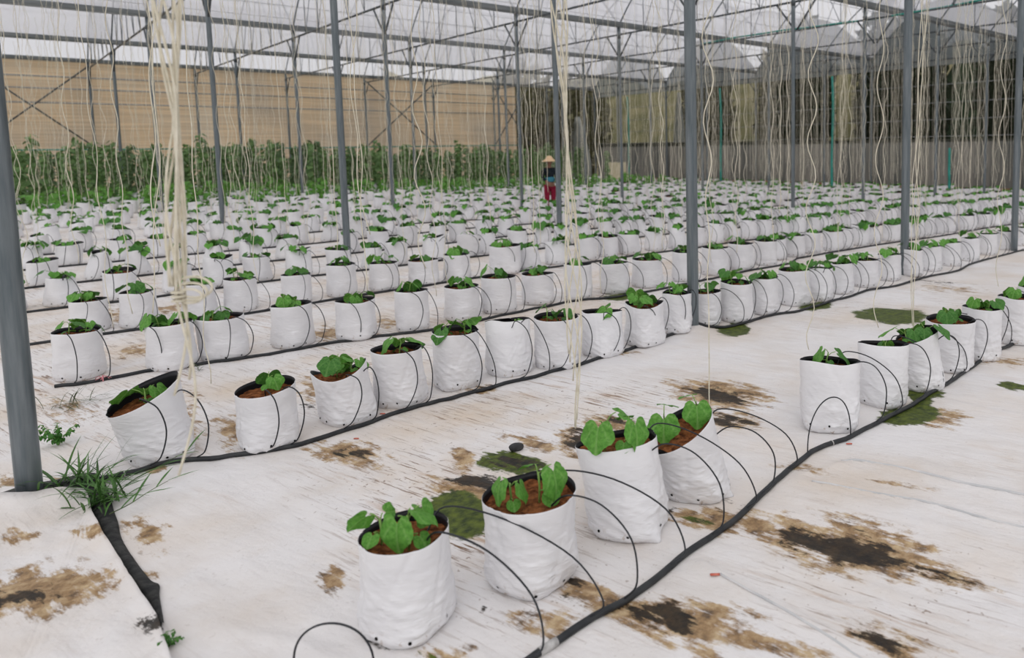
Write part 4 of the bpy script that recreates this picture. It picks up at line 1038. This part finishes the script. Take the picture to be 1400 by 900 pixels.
for kind in 'st':
    lst = [f for f in far if f[1] == kind]; n = 0
    for d, _, x, y in lst:
        me = rp.choice(SHORT if kind == 's' else TALL); k = rp.uniform(.85, 1.15)
        if n < 150:
            o = link('vine_plant', me); o.location = (x, y, gzp(x, y)-.01); o.rotation_euler = (0, 0, rp.uniform(0, 6.28)); o.scale = (k, k, k*rp.uniform(.85, 1.1)); n += 1
            if kind == 's': tag(o, 'young bright green vine plant about knee high behind the farthest bags', 'plant', 'young vine plants at the back')
            else: tag(o, 'tall dark green vine plant climbing twine before the tan wall', 'plant', 'tall vine plants before the tan wall')
        else:
            v = np.empty(len(me.vertices)*3); me.vertices.foreach_get('co', v); a = rp.uniform(0, 6.28); R_ = np.array(Matrix.Rotation(a, 3, 'Z'))*k
            mi = [p.material_index for p in me.polygons]; base = st.n; v = v.reshape(-1, 3) @ R_.T+np.array([x, y, gzp(x, y)])
            st.v.append(v); st.n += len(v)
            dark = me.materials[1].name
            for p in me.polygons: st.f.append([i+base for i in p.vertices]); st.m.append(0 if p.material_index == 0 else (1 if 'shaded' in dark else 2))
if st.n: tag(st.build('vine_plant', ['stem', 'tall_dark', 'leaf_tall']), 'dense mass of tall green vines filling the back by the tan wall', 'plants', kind='stuff')

# ------------------------------------------------------------------ weeds and litter in the foreground
def blade(ob, p, yaw, L, lean, w, mi=0, curl=1.0):
    k = 9; V = []; F = []
    d = np.array([math.cos(yaw), math.sin(yaw), 0]); s = np.array([-math.sin(yaw), math.cos(yaw), 0])
    for i in range(k):
        t = i/(k-1); ang = lean+curl*t*1.1
        if i == 0: c = np.array(p, float)
        else: c = c+(d*math.sin(ang)+np.array([0, 0, math.cos(ang)]))*L/(k-1)
        if c[2] < p[2]+.002: c[2] = p[2]+.002
        ww = w*(.55+.9*t if t < .4 else 1.0*(1-((t-.4)/.6)**1.6)+.03)
        V += [c-s*ww, c+np.array([0, 0, -ww*.35]), c+s*ww]
    for i in range(k-1):
        for j in (0, 1): F.append([i*3+j, i*3+j+1, i*3+3+j+1, i*3+3+j])
    ob.add(V, F, mi)
def grass_clump(px, py, n, L, w, spread, label, mats=('grass',), seed=1, flop=.5):
    r = random.Random(seed); c = at(px, py); ob = MB()
    for i in range(n):
        a = r.uniform(0, 2*PI); q = r.uniform(0, spread); x, y = q*math.cos(a), q*math.sin(a)*.6
        blade(ob, (x, y, 0), r.uniform(0, 2*PI), L*r.uniform(.45, 1.15), r.uniform(.1, flop), w*r.uniform(.7, 1.2), 0, r.uniform(.4, 1.5))
    o = ob.build('grass_clump', list(mats)); o.location = (c[0], c[1], gzp(c[0], c[1])+.004); return tag(o, label, 'grass')
grass_clump(104, 672, 95, .25, .0052, .17, 'leafy green grass clump growing around the foot of the left post', seed=4, flop=1.45)
grass_clump(140, 690, 60, .22, .0056, .12, 'green grass tuft growing out of the black strip right of the left post', seed=5, flop=1.1)
grass_clump(100, 553, 44, .17, .0028, .17, 'thin dull grass tuft flopping on the sheet before the third row', ('dry_grass',), 6, 1.3)
grass_clump(270, 437+72, 8, .08, .003, .05, 'few short grass blades on the sheet between second and third rows', ('dry_grass',), 8, 1.2)
def runner(pix, label, seed):
    P = [at(*q)+np.array([0, 0, .03+.02*i]) for i, q in enumerate(pix)]; Q = catmull(P, 5); r = random.Random(seed); o0 = Q[0].copy(); Q = Q-o0
    ob = MB(); ob.tube(Q, .0028, 5, 1, r1=.0012)
    for i in range(3, len(Q), 3):
        d = Q[i]-Q[i-1]; yaw = math.atan2(d[1], d[0])+r.choice((-.7, .6))+r.uniform(-.2, .2); blade(ob, Q[i], yaw, r.uniform(.10, .19), r.uniform(.9, 1.4), .0062, 0, r.uniform(.1, .5))
    o = ob.build('grass_runner', ['grass', 'dry_grass']); o.location = o0; return tag(o, label, 'grass')
runner([(152, 692), (180, 672), (212, 660), (242, 648), (268, 640)], 'upper grass runner trailing right over the white sheet from the tuft', 3)
runner([(150, 712), (178, 704), (205, 692), (232, 682)], 'lower grass runner with long blades trailing right over the white sheet', 9)
def broad_weed(px, py, label, seed):
    r = random.Random(seed); c = at(px, py); ob = MB()
    for i in range(11):
        a = r.uniform(0, 2*PI); L = r.uniform(.05, .13); tip = np.array([math.cos(a)*L*.8, math.sin(a)*L*.6, r.uniform(.05, .14)])
        pts = catmull([(0, 0, 0), tuple(tip*.5+np.array([0, 0, .02])), tuple(tip)], 4); ob.tube(pts, .002, 4, 0)
        for p in pts[2:]:
            for k in range(2):
                aa = r.uniform(0, 2*PI); A = np.array(leaf_matrix(Vector(p), aa, r.uniform(-.2, .8), r.uniform(-.5, .5), r.uniform(.018, .032))); V, F = r.choice(QL)
                ob.add(V @ (A[:3, :3] @ np.diag([1, .6, 1])).T+A[:3, 3], F, 1)
    o = ob.build('weed', ['stem', 'leaf_dark']); o.location = (c[0], c[1], gzp(c[0], c[1])); return tag(o, label, 'weed')
broad_weed(80, 607, 'small broadleaf weed rising through the sheet right of the left post', 12)
broad_weed(232, 882, 'tiny green weed sprouting beyond the end of the black strip', 13).scale = (.45, .45, .35)
def petal(px, py, label, ln=.022):
    c = at(px, py); ob = MB(); n = 12; V = [(0, 0, .006)]+[(ln*math.cos(a), ln*.42*math.sin(a), .001+.002*math.sin(3*a)) for a in np.arange(n)*2*PI/n]
    ob.add(V, [[0, 1+j, 1+(j+1) % n] for j in range(n)]); o = ob.build('petal', 'red_bit'); sol = o.modifiers.new('t', 'SOLIDIFY'); sol.thickness = .0015
    o.location = (c[0], c[1], gzp(c[0], c[1])+.004); o.rotation_euler = (0, 0, -.75); return tag(o, label, 'petal')
petal(978, 786, 'small red petal lying on the sheet in front of the fourth bag'); petal(1161, 607, 'small red petal lying beside the front pipe near its bend', .018)
petal(523, 566, 'reddish petal at the foot of the fourth bag in the second row', .018); petal(487, 599, 'reddish petal below the second pipe under the notched bag', .016)
# pink ribbon knot at the end of the third pipe
c = at(141, 521); ob = MB()
for k in range(7):
    a = k*.9; ob.tube([(.05*t*math.cos(a+t), .028*math.sin(a*1.7+3*t)*t, .012+.022*math.sin(PI*t)*(1 if k % 2 else .6)) for t in np.linspace(0, 1, 9)], .0024, 4)
ob.tube([(.012*math.cos(t)*.2, .022*math.cos(t), .022*math.sin(t)+.012) for t in np.linspace(0, 2*PI, 14)], .005, 5)
o = ob.build('ribbon_knot', 'pink'); o.location = (c[0], c[1], gzp(c[0], c[1])+.004); tag(o, 'faded pink ribbon knotted round the end of the third pipe', 'ribbon')
# dark stone
c = at(706, 615); ob = MB(); V = []; F = []
for i in range(9):
    th = PI*i/8
    for j in range(14):
        a = j*2*PI/14; k = 1+.25*vnoise(np.array([math.cos(a)*1.5+i*.3]), np.array([math.sin(a)*1.5]), 4)[0]; V.append((.042*k*math.sin(th)*math.cos(a), .026*k*math.sin(th)*math.sin(a), .024+.024*math.cos(th)))
for i in range(8):
    for j in range(14): F.append([i*14+j, (i+1)*14+j, (i+1)*14+(j+1) % 14, i*14+(j+1) % 14])
ob.add(V, F); o = ob.build('stone', 'pebble'); o.location = (c[0], c[1], gzp(c[0], c[1])-.004); o.rotation_euler = (0, 0, -.4); tag(o, 'dark stone lying at the edge of the mossy puddle behind the front row', 'stone')
# strip of bare reddish earth and low growth along the far end wall
ob = MB(); xs = np.linspace(XEND-1.6, XEND-.05, 6); ys = np.linspace(0, 36, 130); V = [(a, b, float(gz(a))+.02+.22*(i/5)+.10*vnoise(np.array([b*.9]), np.array([a]), 3)[0]) for i, a in enumerate(xs) for b in ys]
ob.add(V, [[i*130+j, (i+1)*130+j, (i+1)*130+j+1, i*130+j+1] for i in range(5) for j in range(129)])
tag(ob.build('earth_bank', 'earth'), 'low reddish earth bank along the foot of the far right wall', 'earth', kind='structure')

# ------------------------------------------------------------------ worker in the distance
def skin_mesh(name, joints, bones, mat, parent, lv=2):
    me = bpy.data.meshes.new(name); me.from_pydata([j[0] for j in joints], bones, []); me.materials.append(M[mat])
    o = link(name, me, parent); sk = o.modifiers.new('skin', 'SKIN'); sk.use_smooth_shade = True
    for i, j in enumerate(joints):
        r = j[1]; me.skin_vertices[0].data[i].radius = (r, r) if not isinstance(r, tuple) else r
    me.skin_vertices[0].data[0].use_root = True
    s = o.modifiers.new('sub', 'SUBSURF'); s.levels = s.render_levels = lv; return o
px_, dd = 753, 21.2
rr_ = ROT.T @ np.array([(px_-CX)/FPX, 0, 1.0]); k = dd; wx, wy = rr_[0]*k, rr_[1]*k
wy = (ROWY[7]+ROWY[8])/2; wx = rr_[0]/rr_[1]*wy
w = empty('person', (wx, wy, gzp(wx, wy)), math.atan2(-wy, -wx)+PI/2+.35)        # faces towards the camera, slightly turned
# faces -y locally
J = [((0, 0, .80), (.125, .09)), ((0, 0, .98), (.10, .075)), ((0, .01, 1.16), (.125, .085)), ((0, .01, 1.235), (.07, .05)), ((0, -.005, 1.29), .042), ((0, -.02, 1.345), .068), ((0, -.02, 1.42), .072), ((0, -.015, 1.47), .045)]
B = [(i, i+1) for i in range(7)]
def limb(pts, root):
    i0 = len(J)
    for n_, p in enumerate(pts): J.append(p); B.append((root if n_ == 0 else i0+n_-1, i0+n_))
for s_ in (-1, 1):
    limb([((s_*.155, .01, 1.185), .048), ((s_*.205, .0, .95), .036), ((s_*.15, -.17, .84), .029), ((s_*.125, -.225, .825), .027)], 2)
    limb([((s_*.085, 0, .70), .082), ((s_*.09, -.01, .42), .056), ((s_*.09, .02, .10), .036), ((s_*.095, -.02, .035), .034), ((s_*.105, -.13, .025), .026)], 0)
body = skin_mesh('body', J, B, 'skin', w)
hand = []
for s_ in (-1, 1):
    for f_ in range(5):
        b0 = Vector((s_*(.125-.010*(f_-2) if f_ < 4 else .105), -.23, .825)); L = (.05, .058, .054, .042, .04)[f_]; dx = s_*(-.004*(f_-1.5)) if f_ < 4 else -s_*.03
        jj = [(tuple(b0), .010), (tuple(b0+Vector((dx, -L*.6, -.004))), .0088), (tuple(b0+Vector((dx*1.4, -L, -.022))), .0072)]
        skin_mesh('finger', jj, [(0, 1), (1, 2)], 'skin', body, 1)
skin_mesh('jacket', [((0, 0, .90), (.145, .105)), ((0, 0, 1.0), (.125, .095)), ((0, .01, 1.15), (.150, .105)), ((0, .01, 1.22), (.085, .065)), ((-.165, .01, 1.185), .058), ((-.21, 0, .95), .047), ((-.155, -.155, .85), .040), ((.165, .01, 1.185), .058), ((.21, 0, .95), .047), ((.155, -.155, .85), .040)],
          [(0, 1), (1, 2), (2, 3), (2, 4), (4, 5), (5, 6), (2, 7), (7, 8), (8, 9)], 'dark_cloth', w)['label'] = 'black long sleeved jacket'
skin_mesh('apron', [((0, -.01, .99), (.135, .105)), ((0, -.01, .90), (.155, .118)), ((0, -.01, .80), (.160, .122))], [(0, 1), (1, 2)], 'blue_cloth', w)['label'] = 'teal blue cloth round the waist'
skin_mesh('trousers', [((0, 0, .80), (.140, .105)), ((-.088, 0, .66), .098), ((-.092, -.01, .42), .078), ((-.092, .015, .10), .062), ((.088, 0, .66), .098), ((.092, -.01, .42), .078), ((.092, .015, .10), .062)],
          [(0, 1), (1, 2), (2, 3), (0, 4), (4, 5), (5, 6)], 'crimson', w)['label'] = 'dark crimson trousers'
def ico(name, c, r, mat, parent, sx=(1, 1, 1), n=14):
    ob = MB(); V = []; F = []
    for i in range(n+1):
        th = PI*i/n
        for j in range(2*n): a = j*PI/n; V.append((c[0]+r*sx[0]*math.sin(th)*math.cos(a), c[1]+r*sx[1]*math.sin(th)*math.sin(a), c[2]+r*sx[2]*math.cos(th)))
    for i in range(n):
        for j in range(2*n): F.append([i*2*n+j, (i+1)*2*n+j, (i+1)*2*n+(j+1) % (2*n), i*2*n+(j+1) % (2*n)])
    ob.add(V, F); return ob.build(name, mat, parent)
ico('hair', (0, .012, 1.405), .088, 'hair', w, (1, 1, 1.1))
ico('nose', (0, -.098, 1.375), .013, 'skin', body, (1, 1.2, 1.4), 6)
for s_ in (-1, 1): ico('eye', (s_*.030, -.088, 1.395), .008, 'hair', body, (1.5, .6, .8), 6); ico('ear', (s_*.077, -.01, 1.38), .022, 'skin', body, (.4, .8, 1.3), 6)
ico('mouth', (0, -.090, 1.343), .018, 'crimson', body, (1, .35, .25), 6)
ob = MB(); prof = [(.215, 1.395), (.225, 1.40), (.14, 1.45), (.105, 1.475), (.085, 1.53), (.045, 1.555), (0.001, 1.56)]; V = [(r*math.cos(a), -.01+r*math.sin(a), z) for r, z in prof for a in np.arange(28)*2*PI/28]
ob.add(V, [[i*28+j, i*28+(j+1) % 28, (i+1)*28+(j+1) % 28, (i+1)*28+j] for i in range(len(prof)-1) for j in range(28)])
h = ob.build('straw_hat', 'straw', w); sol = h.modifiers.new('t', 'SOLIDIFY'); sol.thickness = .008; h['label'] = 'wide tan straw hat'
tag(w, 'person in a tan straw hat, black top and crimson trousers standing among distant bags', 'person')

# ------------------------------------------------------------------ daylight and camera
wld = bpy.data.worlds.new('overcast sky'); scn.world = wld; wld.use_nodes = True; nt = wld.node_tree
bg = nt.nodes['Background']
g = nt.nodes.new('ShaderNodeTexCoord'); sp = nt.nodes.new('ShaderNodeSeparateXYZ'); nt.links.new(g.outputs['Generated'], sp.inputs[0])
el = math_(nt, 'MAXIMUM', sp.outputs[2], 0.0)
lum = math_(nt, 'MULTIPLY_ADD', el, .45, .80)            # overcast: brighter overhead
cl = ramp(nt, noise(nt, 2.2, 4, g.outputs['Generated']), [(.3, (.93, .93, .97)), (.7, (1, .99, 1))])
vm = nt.nodes.new('ShaderNodeVectorMath'); vm.operation = 'SCALE'; nt.links.new(cl, vm.inputs[0]); nt.links.new(lum, vm.inputs[3])
nt.links.new(vm.outputs[0], bg.inputs[0]); bg.inputs[1].default_value = .92
sun = bpy.data.lights.new('sun', 'SUN'); sun.energy = .8; sun.angle = math.radians(50); sun.color = (1, .97, .93)
so = bpy.data.objects.new('sun', sun); C.objects.link(so); so.rotation_euler = Vector((.55, .62, -.75)).to_track_quat('-Z', 'Y').to_euler()
cam = bpy.data.cameras.new('camera'); co = bpy.data.objects.new('camera', cam); C.objects.link(co); scn.camera = co
cam.sensor_width = 36; cam.sensor_fit = 'HORIZONTAL'; cam.lens = 36*FPX/1400
cam.shift_x = (700-CX)/1400; cam.shift_y = (CY-450)/1400
R_ = Matrix(((ROT[0][0], ROT[1][0], -ROT[2][0]), (ROT[0][1], ROT[1][1], -ROT[2][1]), (ROT[0][2], ROT[1][2], -ROT[2][2])))
co.matrix_world = Matrix.Translation((0, 0, CAMH)) @ R_.to_4x4()
cam.clip_start = .05; cam.clip_end = 400
cam.dof.use_dof = True; cam.dof.focus_distance = 4.4; cam.dof.aperture_fstop = 2.0
vs = scn.view_settings; vs.view_transform = 'Standard'; vs.look = 'None'; vs.gamma = 1; vs.use_curve_mapping = False; vs.exposure = 0.0
cy = scn.cycles
cy.max_bounces = 8; cy.diffuse_bounces = 4; cy.transparent_max_bounces = 24; cy.use_denoising = True
